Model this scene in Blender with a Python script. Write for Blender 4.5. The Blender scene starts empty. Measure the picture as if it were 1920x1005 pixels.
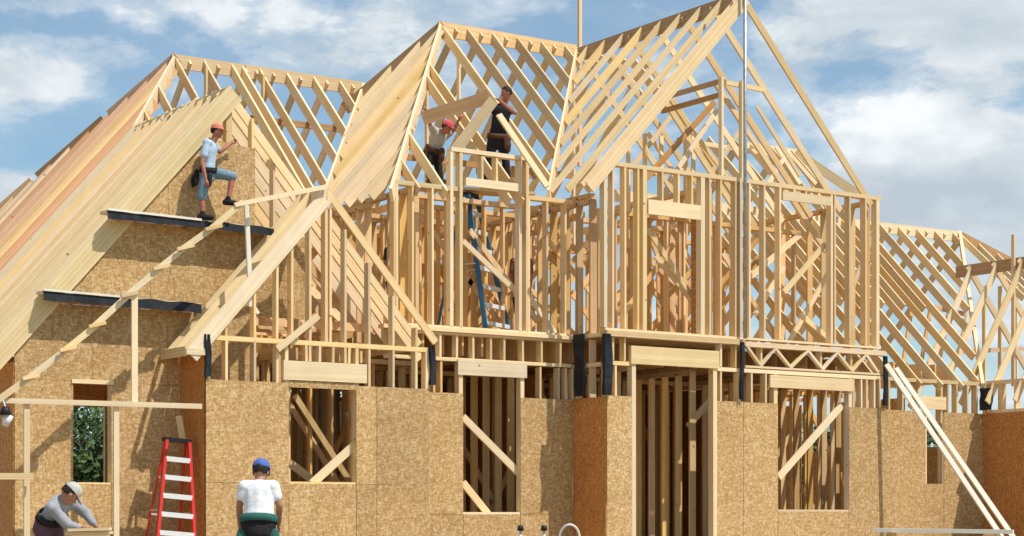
import bpy, bmesh, math, random
from mathutils import Vector, Matrix
random.seed(7)
S = bpy.context.scene
COL = S.collection
V = Vector

# ------------------------------------------------------------------ camera
FPX, CX, HY = 3553.0, 960.0, 969.0            # focal length, centre and horizon, in photo pixels
TH = math.atan2(FPX, 5211.0)
FW = V((math.sin(TH), math.cos(TH), 0)); RT = V((math.cos(TH), -math.sin(TH), 0)); UP = V((0, 0, 1))
CAM = V((0, 0, 1.0))
cd = bpy.data.cameras.new('camera'); cam = bpy.data.objects.new('camera', cd); COL.objects.link(cam)
cam.location = CAM
cam.rotation_euler = (math.pi / 2, 0, -TH)
cd.sensor_width = 36; cd.lens = FPX / 1920 * 36
cd.shift_y = (HY - 502.5) / 1920
cd.clip_start = 0.5; cd.clip_end = 6000
S.camera = cam

# ------------------------------------------------------------------ sun and sky
SUN = V((0.25, -0.46, 0.85)).normalized()      # direction towards the sun
sl = bpy.data.lights.new('sun', 'SUN'); sl.energy = 4.3; sl.angle = math.radians(0.5); sl.color = (1.0, 0.95, 0.87)
so = bpy.data.objects.new('sun', sl); COL.objects.link(so)
so.location = (0, 0, 60); so.rotation_euler = SUN.to_track_quat('Z', 'Y').to_euler()
S.view_settings.view_transform = 'Standard'; S.view_settings.look = 'None'
S.view_settings.exposure = 0.12; S.view_settings.gamma = 1.0; S.view_settings.use_curve_mapping = False

W = bpy.data.worlds.new('World'); S.world = W; W.use_nodes = True
nt = W.node_tree; N = nt.nodes; Lk = nt.links; N.clear()

def mth(t, op, a, b=None, clamp=False):
    n = t.nodes.new('ShaderNodeMath'); n.operation = op; n.use_clamp = clamp
    for i, v in enumerate((a, b)):
        if v is None: continue
        if isinstance(v, (int, float)): n.inputs[i].default_value = v
        else: t.links.new(v, n.inputs[i])
    return n.outputs[0]

def ramp(t, fac, stops, interp='LINEAR'):
    n = t.nodes.new('ShaderNodeValToRGB'); n.color_ramp.interpolation = interp
    e = n.color_ramp.elements
    while len(e) < len(stops): e.new(0.5)
    for i, (p, c) in enumerate(stops):
        e[i].position = p; e[i].color = (c[0], c[1], c[2], 1) if len(c) == 3 else c
    t.links.new(fac, n.inputs[0]); return n.outputs[0]

def mixc(t, f, a, b, mode='MIX'):
    n = t.nodes.new('ShaderNodeMix'); n.data_type = 'RGBA'; n.blend_type = mode
    for idx, v in ((0, f), (6, a), (7, b)):
        if isinstance(v, (int, float)): n.inputs[idx].default_value = v
        elif isinstance(v, tuple): n.inputs[idx].default_value = (v[0], v[1], v[2], 1)
        else: t.links.new(v, n.inputs[idx])
    return n.outputs[2]

sky = N.new('ShaderNodeTexSky'); sky.sky_type = 'NISHITA'; sky.sun_disc = False
sky.sun_elevation = math.asin(SUN.z); sky.sun_rotation = math.atan2(SUN.x, SUN.y)
sky.altitude = 200; sky.air_density = 1.0; sky.dust_density = 0.6; sky.ozone_density = 1.3
tc = N.new('ShaderNodeTexCoord'); sx = N.new('ShaderNodeSeparateXYZ'); Lk.new(tc.outputs['Generated'], sx.inputs[0])
az = mth(nt, 'MULTIPLY', mth(nt, 'ARCTAN2', sx.outputs[0], sx.outputs[1]), 180 / math.pi)   # degrees
el = mth(nt, 'MULTIPLY', mth(nt, 'ARCSINE', sx.outputs[2]), 180 / math.pi)
cm = N.new('ShaderNodeCombineXYZ'); Lk.new(az, cm.inputs[0]); Lk.new(mth(nt, 'MULTIPLY', el, 1.9), cm.inputs[1])
def noise(t, vec, scale, detail=6, rough=0.55, dist=0.0, off=None):
    n = t.nodes.new('ShaderNodeTexNoise'); n.inputs['Scale'].default_value = scale
    n.inputs['Detail'].default_value = detail; n.inputs['Roughness'].default_value = rough
    n.inputs['Distortion'].default_value = dist
    if off:
        m = t.nodes.new('ShaderNodeVectorMath'); m.operation = 'ADD'; m.inputs[1].default_value = off
        t.links.new(vec, m.inputs[0]); vec = m.outputs[0]
    t.links.new(vec, n.inputs['Vector']); return n.outputs['Fac']
n_big = noise(nt, cm.outputs[0], 0.16, 7, 0.58, 0.4, (3.1, 7.7, 0))
n_edge = noise(nt, cm.outputs[0], 0.55, 8, 0.62, 0.2, (9.4, 1.2, 2.0))
n_shade = noise(nt, cm.outputs[0], 0.30, 5, 0.5, 0.3, (1.4, 4.2, 5.0))
A0 = math.degrees(TH)
def skyblob(px, py, rx, ry, amp):
    """a cloud (amp > 0) or a clear patch (amp < 0) at a direction of the sky, sizes in degrees"""
    a = A0 + math.degrees(math.atan((px - CX) / FPX)); e = math.degrees(math.atan((HY - py) / FPX))
    da = mth(nt, 'DIVIDE', mth(nt, 'SUBTRACT', az, a), rx); de = mth(nt, 'DIVIDE', mth(nt, 'SUBTRACT', el, e), ry)
    r2 = mth(nt, 'ADD', mth(nt, 'MULTIPLY', da, da), mth(nt, 'MULTIPLY', de, de))
    return mth(nt, 'MULTIPLY', mth(nt, 'EXPONENT', mth(nt, 'MULTIPLY', r2, -1.0)), amp)
blobs = [(1770, 330, 3.8, 2.0, .50), (1600, 250, 1.2, .7, .26), (1860, 50, 4.2, 1.3, .34), (1520, 60, 1.8, 1.2, .20), (1480, 160, 1.0, 1.2, .14), (1640, 150, 1.6, .9, -.20), (1900, 215, 1.0, .3, -.2),
         (60, 165, 1.7, .9, .30), (250, 290, 2.4, 1.0, -.30), (70, 300, 2.0, .7, -.3), (20, 375, .9, .5, .30), (480, 25, 5.5, .5, .12), (720, 100, 3.0, .6, .10), (150, 75, 2.6, .45, -.22), (560, 75, 1.2, .4, -.12),
         (1000, 60, 1.8, .6, -.05), (560, 260, 2.4, 1.3, -.22), (1900, 600, 2.5, 2.4, .2), (950, 220, 2.4, 1.6, -.14), (1460, 290, 1.5, 1.0, -.26), (1200, 250, 2, 2, -.1)]
dens = n_big
for b in blobs: dens = mth(nt, 'ADD', dens, skyblob(*b))
dens = mth(nt, 'ADD', dens, mth(nt, 'MULTIPLY', mth(nt, 'SUBTRACT', n_edge, 0.5), 0.62))
cov = ramp(nt, dens, [(0.0, (0.12,) * 3), (0.42, (0.20,) * 3), (0.58, (.58,) * 3), (0.72, (1, 1, 1))], 'EASE')
shade = mth(nt, 'ADD', n_shade, mth(nt, 'ADD', skyblob(1680, 240, 3.0, .9, .40), mth(nt, 'ADD', skyblob(1780, 395, 4.0, .9, -.34), mth(nt, 'ADD', skyblob(1830, 60, 3.5, 1.2, -.10), skyblob(90, 150, 2, .8, .12)))))
shade = mth(nt, 'ADD', shade, mth(nt, 'MULTIPLY', mth(nt, 'SUBTRACT', n_edge, 0.5), 0.5))
cc = ramp(nt, shade, [(0.22, (4.7, 5.4, 6.1)), (0.5, (5.9, 6.6, 7.1)), (0.80, (8.6, 8.9, 9.1))])
skc = mixc(nt, 1.0, sky.outputs[0], (0.93, 1.15, 1.17), 'MULTIPLY')
fin = mixc(nt, cov, skc, cc)
bg = N.new('ShaderNodeBackground'); bg.inputs[1].default_value = 0.102; Lk.new(fin, bg.inputs[0])
wo = N.new('ShaderNodeOutputWorld'); Lk.new(bg.outputs[0], wo.inputs[0])

# ------------------------------------------------------------------ materials
def newmat(name, rough=0.75):
    m = bpy.data.materials.new(name); m.use_nodes = True; t = m.node_tree
    b = t.nodes['Principled BSDF']; b.inputs['Roughness'].default_value = rough
    b.inputs['Specular IOR Level'].default_value = 0.25
    return m, t, b

def bump(t, b, h, strength, dist):
    n = t.nodes.new('ShaderNodeBump'); n.inputs['Strength'].default_value = strength; n.inputs['Distance'].default_value = dist
    t.links.new(h, n.inputs['Height']); t.links.new(n.outputs[0], b.inputs['Normal'])

def lumber(name, light, dark, scl=(38, 38, 1.6), spread=0.20):
    m, t, b = newmat(name, 0.7)
    tcn = t.nodes.new('ShaderNodeTexCoord'); oi = t.nodes.new('ShaderNodeObjectInfo'); ge = t.nodes.new('ShaderNodeNewGeometry')
    rnd = mth(t, 'FRACT', mth(t, 'ADD', oi.outputs['Random'], ge.outputs['Random Per Island']))
    mp = t.nodes.new('ShaderNodeMapping'); mp.inputs['Scale'].default_value = scl
    t.links.new(tcn.outputs['Object'], mp.inputs['Vector'])
    cmb = t.nodes.new('ShaderNodeCombineXYZ')
    t.links.new(mth(t, 'MULTIPLY', rnd, 37.0), cmb.inputs[0]); t.links.new(mth(t, 'MULTIPLY', rnd, 91.0), cmb.inputs[2])
    t.links.new(cmb.outputs[0], mp.inputs['Location'])
    gr = noise(t, mp.outputs[0], 0.22, 5, 0.6, 0.6)
    blotch = noise(t, ge.outputs['Position'], 2.3, 3, 0.6)
    f = mth(t, 'ADD', mth(t, 'MULTIPLY', gr, 0.75), mth(t, 'MULTIPLY', blotch, 0.25))
    c = ramp(t, f, [(0.30, dark), (0.62, light)])
    val = mth(t, 'ADD', 1.0 - spread, mth(t, 'MULTIPLY', rnd, spread * 2))
    hs = t.nodes.new('ShaderNodeHueSaturation'); t.links.new(c, hs.inputs['Color']); t.links.new(val, hs.inputs['Value'])
    r2 = mth(t, 'FRACT', mth(t, 'MULTIPLY', rnd, 17.3))
    t.links.new(mth(t, 'ADD', 0.488, mth(t, 'MULTIPLY', r2, 0.012)), hs.inputs['Hue'])
    t.links.new(mth(t, 'ADD', 0.88, mth(t, 'MULTIPLY', mth(t, 'FRACT', mth(t, 'MULTIPLY', rnd, 7.7)), 0.3)), hs.inputs['Saturation'])
    vo = t.nodes.new('ShaderNodeTexVoronoi'); vo.inputs['Scale'].default_value = 2.6
    t.links.new(ge.outputs['Position'], vo.inputs['Vector'])
    kn = ramp(t, vo.outputs['Distance'], [(0.035, (1, 1, 1)), (0.075, (0, 0, 0))])
    c2 = mixc(t, mth(t, 'MULTIPLY', kn, 0.75), hs.outputs[0], (0.10, 0.045, 0.02))
    t.links.new(c2, b.inputs['Base Color']); bump(t, b, gr, 0.25, 0.004)
    return m

M = {}
M['wood'] = lumber('spruce_lumber', (0.85, 0.675, 0.395), (0.66, 0.45, 0.20))
M['pale'] = lumber('pale_lumber', (0.84, 0.70, 0.45), (0.66, 0.49, 0.26), spread=0.12)
M['red'] = lumber('reddish_lumber', (0.74, 0.50, 0.31), (0.58, 0.35, 0.19), spread=0.16)
M['brown'] = lumber('brown_lumber', (0.56, 0.37, 0.19), (0.36, 0.20, 0.09))
M['white_board'] = lumber('primed_board', (0.86, 0.82, 0.70), (0.72, 0.64, 0.48), spread=0.06)
M['wood_in'] = lumber('inner_lumber', (0.82, 0.59, 0.29), (0.60, 0.375, 0.145), scl=(30, 30, 1.0), spread=0.25)  # warm orange of the interior shade is mixed into this wood colour

def osb(name, tint=(1, 1, 1)):
    m, t, b = newmat(name, 0.72)
    ge = t.nodes.new('ShaderNodeNewGeometry'); oi = t.nodes.new('ShaderNodeObjectInfo')
    cols = []
    for k, (rot, sc) in enumerate((((0.3, 0.8, 0.2), (17, 44, 50)), ((0.4, -0.6, 0.5), (46, 50, 18)), ((0.2, 0.2, 0.9), (48, 48, 52)))):
        mp = t.nodes.new('ShaderNodeMapping'); mp.inputs['Rotation'].default_value = rot; mp.inputs['Scale'].default_value = sc
        mp.inputs['Location'].default_value = (k * 3.3, k, k * 2.0)
        t.links.new(ge.outputs['Position'], mp.inputs['Vector'])
        vo = t.nodes.new('ShaderNodeTexVoronoi'); vo.inputs['Scale'].default_value = 1.0; t.links.new(mp.outputs[0], vo.inputs['Vector'])
        sp = t.nodes.new('ShaderNodeSeparateColor'); t.links.new(vo.outputs['Color'], sp.inputs[0]); cols.append(sp)
    f = mth(t, 'ADD', mth(t, 'MULTIPLY', cols[0].outputs[0], 0.40), mth(t, 'ADD', mth(t, 'MULTIPLY', cols[1].outputs[1], 0.34), mth(t, 'MULTIPLY', cols[2].outputs[2], 0.26)))
    big = noise(t, ge.outputs['Position'], 0.9, 4, 0.6)
    f = mth(t, 'ADD', f, mth(t, 'MULTIPLY', mth(t, 'SUBTRACT', big, 0.5), 0.22))
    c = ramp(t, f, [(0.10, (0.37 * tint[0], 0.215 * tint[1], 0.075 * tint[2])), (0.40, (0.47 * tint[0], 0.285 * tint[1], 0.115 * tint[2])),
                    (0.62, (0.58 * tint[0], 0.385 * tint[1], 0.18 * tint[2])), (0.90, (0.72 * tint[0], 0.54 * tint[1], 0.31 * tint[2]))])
    hs = t.nodes.new('ShaderNodeHueSaturation'); t.links.new(c, hs.inputs['Color'])
    t.links.new(mth(t, 'ADD', 0.88, mth(t, 'MULTIPLY', oi.outputs['Random'], 0.24)), hs.inputs['Value'])
    sp = t.nodes.new('ShaderNodeSeparateXYZ'); t.links.new(ge.outputs['Position'], sp.inputs[0])
    stain = noise(t, ge.outputs['Position'], 0.45, 6, 0.7, 0.8)
    st = ramp(t, stain, [(0.50, (1, 1, 1)), (0.72, (.80, .77, .74))])
    hp = mth(t, 'ADD', sp.outputs[0], sp.outputs[1])
    fx = mth(t, 'ABSOLUTE', mth(t, 'SUBTRACT', mth(t, 'FRACT', mth(t, 'DIVIDE', hp, .406)), .5))
    fz = mth(t, 'ABSOLUTE', mth(t, 'SUBTRACT', mth(t, 'FRACT', mth(t, 'DIVIDE', sp.outputs[2], .2)), .5))
    nail = mth(t, 'MULTIPLY', mth(t, 'LESS_THAN', fx, .022), mth(t, 'LESS_THAN', fz, .045))
    c3 = mixc(t, mth(t, 'MULTIPLY', nail, .7), mixc(t, 1.0, hs.outputs[0], st, 'MULTIPLY'), (0.12, 0.07, 0.035))
    t.links.new(c3, b.inputs['Base Color']); bump(t, b, f, 0.3, 0.004)
    return m
M['osb'] = osb('osb_sheathing')
M['osb_dark'] = osb('osb_sheathing_shaded', (1.0, 0.66, 0.42))  # same sheathing, with the red-brown of the shaded walls put into its colour

def plain(name, c, rough=0.8, var=0.18, scale=9.0, metal=0.0, bumpy=0.0):
    m, t, b = newmat(name, rough); ge = t.nodes.new('ShaderNodeTexCoord')
    n = noise(t, ge.outputs['Object'], scale, 5, 0.6)
    d = tuple(x * (1 - var * 2) for x in c); l = tuple(min(1, x * (1 + var * 1.2)) for x in c)
    t.links.new(ramp(t, n, [(0.3, d), (0.7, l)]), b.inputs['Base Color']); b.inputs['Metallic'].default_value = metal
    if bumpy: bump(t, b, n, 0.6, bumpy)
    return m
M['felt'] = plain('roofing_felt', (0.022, 0.025, 0.032), 0.6, 0.3, 6, bumpy=0.02)
M['steel'] = plain('galvanised_steel', (0.42, 0.43, 0.44), 0.45, 0.15, 12, 0.6)
M['dirt'] = plain('bare_soil', (0.36, 0.28, 0.19), 0.95, 0.2, 0.6, bumpy=0.05)
M['grass'] = plain('rough_grass', (0.07, 0.10, 0.03), 0.95, 0.3, 0.4)
M['concrete'] = plain('concrete', (0.42, 0.40, 0.37), 0.9, 0.12, 3)
M['red_rail'] = plain('red_fibreglass', (0.62, 0.035, 0.025), 0.45, 0.12, 5)
M['aluminium'] = plain('aluminium', (0.74, 0.74, 0.74), 0.4, 0.08, 8, 0.35)
M['blue_rail'] = plain('blue_fibreglass', (0.04, 0.15, 0.27), 0.45, 0.12, 5)
M['black_plastic'] = plain('black_plastic', (0.02, 0.02, 0.022), 0.5, 0.2, 8)
M['white_plastic'] = plain('white_plastic', (0.75, 0.75, 0.73), 0.5, 0.06, 8)
M['skin'] = plain('tanned_skin', (0.40, 0.20, 0.125), 0.55, 0.10, 10)
M['skin_red'] = plain('sunburnt_skin', (0.46, 0.18, 0.12), 0.55, 0.10, 10)
M['hair'] = plain('dark_hair', (0.025, 0.017, 0.012), 0.7, 0.3, 40)
for k, c in dict(white_cloth=(0.82, 0.83, 0.86), pale_blue_cloth=(0.45, 0.58, 0.70), grey_cloth=(0.34, 0.35, 0.38), denim=(0.20, 0.30, 0.38), dark_denim=(0.045, 0.055, 0.085),
                 black_cloth=(0.022, 0.020, 0.022), maroon_cloth=(0.12, 0.065, 0.085), orange_cloth=(0.75, 0.26, 0.16), blue_cloth=(0.07, 0.14, 0.42), pink_cloth=(0.65, 0.10, 0.13),
                 cream_cloth=(0.50, 0.49, 0.44), green_cloth=(0.03, 0.12, 0.10), leather=(0.10, 0.05, 0.025), rust_cloth=(0.28, 0.13, 0.11)).items():
    M[k] = plain(k, c, 0.9, 0.10, 9, bumpy=0.022)
M['bark'] = plain('bark', (0.10, 0.075, 0.05), 0.95, 0.3, 4, bumpy=0.05)
def leafmat():
    m, t, b = newmat('leaves', 0.6); ge = t.nodes.new('ShaderNodeNewGeometry')
    c = ramp(t, ge.outputs['Random Per Island'], [(0.0, (0.02, 0.045, 0.012)), (0.6, (0.055, 0.10, 0.025)), (1.0, (0.11, 0.16, 0.05))])
    t.links.new(c, b.inputs['Base Color']); return m
M['leaf'] = leafmat()

# ------------------------------------------------------------------ helpers
def cube_mesh(mat):
    me = bpy.data.meshes.new('board'); bm = bmesh.new(); bmesh.ops.create_cube(bm, size=1.0)
    bm.to_mesh(me); bm.free(); me.materials.append(M[mat]); return me
CUBES = {}
def frame(p0, p1, side):
    z = (p1 - p0).normalized(); x = (side - z * side.dot(z)).normalized(); y = z.cross(x)
    if y.z < -1e-4 or (abs(y.z) < 1e-4 and y.y < 0): y = -y; x = -x
    return x, y, z
def beam(name, p0, p1, thick, depth, side=(1, 0, 0), mat='wood', parent=None, drop=0.5, jit=True, label=None):
    """board from p0 to p1; thick is measured along side, depth across it; drop 0.5 hangs the board below the line"""
    p0, p1, side = V(p0), V(p1), V(side)
    x, y, z = frame(p0, p1, side)
    c = (p0 + p1) / 2 - y * depth * drop
    me = CUBES.get(mat) or CUBES.setdefault(mat, cube_mesh(mat))
    o = bpy.data.objects.new(name, me); COL.objects.link(o)
    k = 1 + (random.uniform(-.04, .04) if jit else 0)
    X, Y, Z = x * thick, y * depth * k, z * (p1 - p0).length
    m = Matrix(((X.x, Y.x, Z.x, c.x), (X.y, Y.y, Z.y, c.y), (X.z, Y.z, Z.z, c.z), (0, 0, 0, 1)))
    if parent:
        o.parent = parent; m = Matrix.Translation(-parent['_o']) @ m if '_o' in parent else Matrix.Translation(-parent.location) @ m
    o.matrix_basis = m
    if label: o['label'] = label
    return o
def obj(name, bm, mat, parent=None, smooth=False):
    me = bpy.data.meshes.new(name)
    if parent: bmesh.ops.translate(bm, verts=bm.verts, vec=-parent.location)
    bm.to_mesh(me); bm.free()
    for k in ([mat] if isinstance(mat, str) else mat): me.materials.append(M[k])
    if smooth:
        for p in me.polygons: p.use_smooth = True
    o = bpy.data.objects.new(name, me); COL.objects.link(o)
    if parent: o.parent = parent
    return o
def thing(name, label, cat, loc=(0, 0, 0), group=None):
    o = bpy.data.objects.new(name, None); COL.objects.link(o); o.location = loc; o.empty_display_size = 0.3
    o['label'] = label; o['category'] = cat
    if group: o['group'] = group
    return o
def tag(o, label, cat, group=None):
    o['label'] = label; o['category'] = cat
    if group: o['group'] = group
    return o
def add_box(bm, p0, p1, thick, depth, side=(1, 0, 0), drop=0.5):
    p0, p1 = V(p0), V(p1); x, y, z = frame(p0, p1, V(side)); c = (p0 + p1) / 2 - y * depth * drop
    X, Y, Z = x * thick, y * depth, z * (p1 - p0).length
    m = Matrix(((X.x, Y.x, Z.x, c.x), (X.y, Y.y, Z.y, c.y), (X.z, Y.z, Z.z, c.z), (0, 0, 0, 1)))
    bmesh.ops.create_cube(bm, size=1.0, matrix=m)
def abox(bm, x0, x1, y0, y1, z0, z1):
    bmesh.ops.create_cube(bm, size=1.0, matrix=Matrix(((x1 - x0, 0, 0, (x0 + x1) / 2), (0, y1 - y0, 0, (y0 + y1) / 2), (0, 0, z1 - z0, (z0 + z1) / 2), (0, 0, 0, 1))))
def ray(px, py): return FW + RT * ((px - CX) / FPX) - UP * ((py - HY) / FPX)
def PY(px, py, Y): r = ray(px, py); return CAM + r * (Y / r.y)
def PD(px, py, d): return CAM + ray(px, py) * d           # at depth d
def XP(px, Y): return PY(px, 900, Y).x
def prism(poly, n, th):
    """poly: list of 3-D points of a flat face, pushed along n by th"""
    bm = bmesh.new(); n = V(n) * th
    a = [bm.verts.new(V(p)) for p in poly]; b = [bm.verts.new(V(p) + n) for p in poly]
    bm.faces.new(a); bm.faces.new(b[::-1])
    for i in range(len(poly)):
        j = (i + 1) % len(poly); bm.faces.new((a[j], a[i], b[i], b[j]))
    bmesh.ops.recalc_face_normals(bm, faces=bm.faces); return bm
def clip(poly, a, b, c):
    """keep a*x + b*z <= c of a 2-D polygon"""
    out = []
    for i in range(len(poly)):
        p, q = poly[i], poly[(i + 1) % len(poly)]
        fp, fq = a * p[0] + b * p[1] - c, a * q[0] + b * q[1] - c
        if fp <= 0: out.append(p)
        if (fp < 0 < fq) or (fq < 0 < fp):
            s_ = fp / (fp - fq); out.append((p[0] + (q[0] - p[0]) * s_, p[1] + (q[1] - p[1]) * s_))
    return out

# ------------------------------------------------------------------ ground
bm = bmesh.new(); s_ = 3000
bmesh.ops.create_grid(bm, x_segments=40, y_segments=40, size=s_); g = obj('ground', bm, 'grass'); g.location.z = -0.02; g['kind'] = 'structure'
bm = bmesh.new(); bmesh.ops.create_grid(bm, x_segments=60, y_segments=60, size=32)
for v in bm.verts: v.co.z = 0.02 * math.sin(v.co.x * 1.3) * math.cos(v.co.y * .9)
g = obj('building_plot', bm, 'dirt'); g.location = (16, 26, 0.0); g['kind'] = 'structure'

# ------------------------------------------------------------------ the house
TL, TF = 1.13, 0.96                    # roof pitches: sideways slopes, front and back slopes
YA, YB, YC, YG, YE = 26.5, 27.5, 26.5, 27.4, 26.9
XC = 20.07; XW = 30.12; XA0, XA1 = 12.41, 16.42
ZD = 4.24                              # second floor deck
H = thing('timber_framed_house', 'unfinished two-storey house of bare yellow studs and rafters over OSB-sheathed ground floor walls', 'house', (20, 30, 0))

# slab
bm = bmesh.new(); abox(bm, 9.75, XA1, 27.42, 39, -0.2, 0.28); abox(bm, XA0, XA1, 26.52, 27.41, -0.2, .28)
abox(bm, XA1 + .003, 31, 27.52, 39, -.2, .279); abox(bm, XC, XW, 26.93, 27.515, -.2, .278)
obj('foundation_slab', bm, 'concrete', H)

def stud(px, Y, z0, z1, w=0.04, mat='wood', dy=0.0, name='stud', depth=.14, lean=0.006):
    x = XP(px, Y); l = random.uniform(-lean, lean)
    return beam(name, (x, Y + .07 + dy, z0), (x + l, Y + .07 + dy, z1), w, depth, (1, 0, 0), mat, H, drop=0)
def studx(x, Y, z0, z1, w=0.04, mat='wood', name='stud'):
    l = random.uniform(-.006, .006)
    return beam(name, (x, Y + .07, z0), (x + l, Y + .07, z1), w, .14, (1, 0, 0), mat, H, drop=0)
def plate(x0, x1, Y, z, h=0.04, mat='wood', name='top_plate', d=.145, dy=0.0):
    return beam(name, (x0, Y + .07 + dy, z), (x1, Y + .07 + dy, z), d, h, (0, 1, 0), mat, H, drop=0.5, jit=False)

def osb_wall(Y, xs, zs, holes, mat='osb'):
    """sheets on a wall facing -Y, cut at the seams xs, zs; holes are (x0, x1, z0, z1)"""
    for i in range(len(xs) - 1):
        for j in range(len(zs) - 1):
            x0, x1, z0, z1 = xs[i], xs[i + 1], zs[j], zs[j + 1]
            hole = any(h[0] - 1e-3 <= x0 and x1 <= h[1] + 1e-3 and h[2] - 1e-3 <= z0 and z1 <= h[3] + 1e-3 for h in holes)
            if hole: continue
            w = random.uniform(0, .006)
            bm = prism([(x0 + .005, Y - w, z0 + .004), (x1 - .005, Y - w, z0 + .004), (x1 - .005, Y - w, z1 - .002), (x0 + .005, Y - w, z1 - .002)], (0, -1, 0), .012)
            obj('osb_panel', bm, mat, H)

# ---- bay with the square window (plane YA)
wa = (XP(541, YA), XP(667, YA), PY(600, 907, YA).z, PY(600, 729, YA).z)
zt = 3.10
osb_wall(YA, [XA0, wa[0], wa[1], 15.42, XA1], [0, wa[2]], [], 'osb')
osb_wall(YA, [XA0, wa[0]], [wa[2], zt], []); osb_wall(YA, [wa[1], 15.42, XA1], [wa[2], zt], [])
osb_wall(YA, [wa[0], wa[1]], [wa[3], wa[3] + .11], [])
zpA = 3.78
AX, AZ = 14.5, 6.26
for px in (392, 425, 478, 520, 582, 648, 693, 738, 781):
    x = XP(px, YA); ztop = AZ - TL * abs(x - AX) - .27
    full = px not in (582, 648)
    studx(x, YA, (.3 if full else wa[3] + .43), zpA - .045); studx(x, YA, zpA + .002, ztop)
studx(XA1 - .03, YA, .3, zpA - .045, .07)
studx(XP(612, YA), YA, zpA, AZ - .30, .05)
for px in (548, 620): studx(XP(px, YA), YA, zpA + .002, AZ - TL * abs(XP(px, YA) - AX) - .27)
for x in (wa[0] - .03, wa[1] + .03): studx(x, YA, .3, zpA - .045, .055)
plate(XA0, XA1, YA, zpA, .075); plate(wa[0], wa[1], YA, wa[2] + .03, .04, name='sill')
for px in (575, 600, 625, 655):
    studx(XP(px, YA), YA, wa[3] + .43, zpA - .076)
beam('header', (XP(530, YA), YA - .012, wa[3] + .42), (XP(686, YA), YA - .012, wa[3] + .42), .05, .30, (0, 1, 0), 'pale', H)

# rakes and rafters of this small gable
def rafter_x(Y, x0, z0, x1, z1, mat='wood', d=.19, th=.04, name='rafter'):
    return beam(name, (x0, Y, z0), (x1, Y, z1), th, d, (0, 1, 0), mat, H)
def rafter_y(x, y0, z0, y1, z1, mat='wood', d=.19, th=.04, name='rafter'):
    return beam(name, (x, y0, z0), (x, y1, z1), th, d, (1, 0, 0), mat, H)
for k, Y in enumerate((YA - .01, YA + .22, YA + .5, YA + .8)):
    if k == 1: continue
    e_ = 2.42 if k == 0 else 2.36; zl = AZ - TL * e_; rafter_x(Y, AX - e_, zl, AX - .03, AZ - .03, 'pale', .24 if k == 0 else .14)
    rafter_x(Y, AX + .03, AZ - .03, AX + 2.08, AZ - TL * 2.08, 'wood', .12)
beam('ridge_board', (AX, YA - .03, AZ), (AX, YA + 1.0, AZ), .04, .24, (1, 0, 0), 'wood', H)
# eave return of the small gable over the shaded side wall
beam('fascia_board', (AX - 2.42, YA - .03, 3.56), (XA0 - .02, YA - .03, 3.56), .03, .10, (0, 1, 0), 'pale', H); beam('fascia_board', (AX - 2.42, YA - .02, 3.58), (AX - 2.42, YG, 3.58), .03, .14, (1, 0, 0), 'wood', H)
bm = prism([(XA0 - .012, YA + .02, 0), (XA0 - .012, YG, 0), (XA0 - .012, YG, 3.5), (XA0 - .012, YA + .02, 3.5)], (1, 0, 0), .012); obj('osb_panel', bm, 'osb_dark', H)
bm = prism([(AX - 2.33, YA + .02, 3.49), (AX - 2.33, YG - .02, 3.49), (XA0 - .02, YG - .02, 3.49), (XA0 - .02, YA + .02, 3.49)], (0, 0, 1), .012); obj('soffit_panel', bm, 'osb', H)

# ---- centre wall (plane YB)
wb = (XP(868, YB), XP(975, YB), PY(920, 964, YB).z, PY(920, 709, YB).z)
ztb = 3.13; xb0 = XA1 - .2
osb_wall(YB, [xb0, wb[0], wb[1], XC - .02], [0, wb[2]], [])
osb_wall(YB, [xb0, wb[0]], [wb[2], ztb], []); osb_wall(YB, [wb[1], XC - .02], [wb[2], ztb - .03], [])
zpB = 3.74
beam('header', (XP(857, YB), YB - .012, wb[3] + .30), (XP(986, YB), YB - .012, wb[3] + .30), .05, .27, (0, 1, 0), 'pale', H)
for px in (815, 828, 1014, 1048, 1062, 1075): stud(px, YB, .3, zpB - .08)
for x in (wb[0] - .05, wb[1] + .05): studx(x, YB - .006, .3, zpB - .08, .08, 'pale')
plate(xb0, XC - .02, YB, zpB, .06); plate(wb[0], wb[1], YB, wb[2] + .035, .04, name='sill')
# floor trusses: end blocks, rim and webs
for px in (826, 857, 888, 921, 946, 981, 1016, 1051): stud(px, YB, zpB + .002, ZD - .11, name='truss_web')
plate(xb0, XC - .02, YB, ZD - .07, .04, name='truss_chord'); plate(xb0 - .1, XC - .02, YB - .02, ZD, .065, mat='wood', name='rim_board', d=.19)
# ---- shaded side of the door bay
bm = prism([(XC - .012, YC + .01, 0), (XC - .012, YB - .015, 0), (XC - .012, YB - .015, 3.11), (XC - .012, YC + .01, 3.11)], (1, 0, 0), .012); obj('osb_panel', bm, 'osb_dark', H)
for y in (YC + .07, YC + .5, YB - .1): beam('stud', (XC + .07, y, 3.0), (XC + .07, y, ZD - .1), .04, .13, (0, 1, 0), 'wood', H, drop=0)
beam('rim_board', (XC + .05, YC + .15, ZD), (XC + .05, YB - .02, ZD), .13, .06, (1, 0, 0), 'wood', H)
beam('top_plate', (XC + .05, YC + .15, 3.72), (XC + .05, YB - .02, 3.72), .13, .06, (1, 0, 0), 'wood', H)

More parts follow.
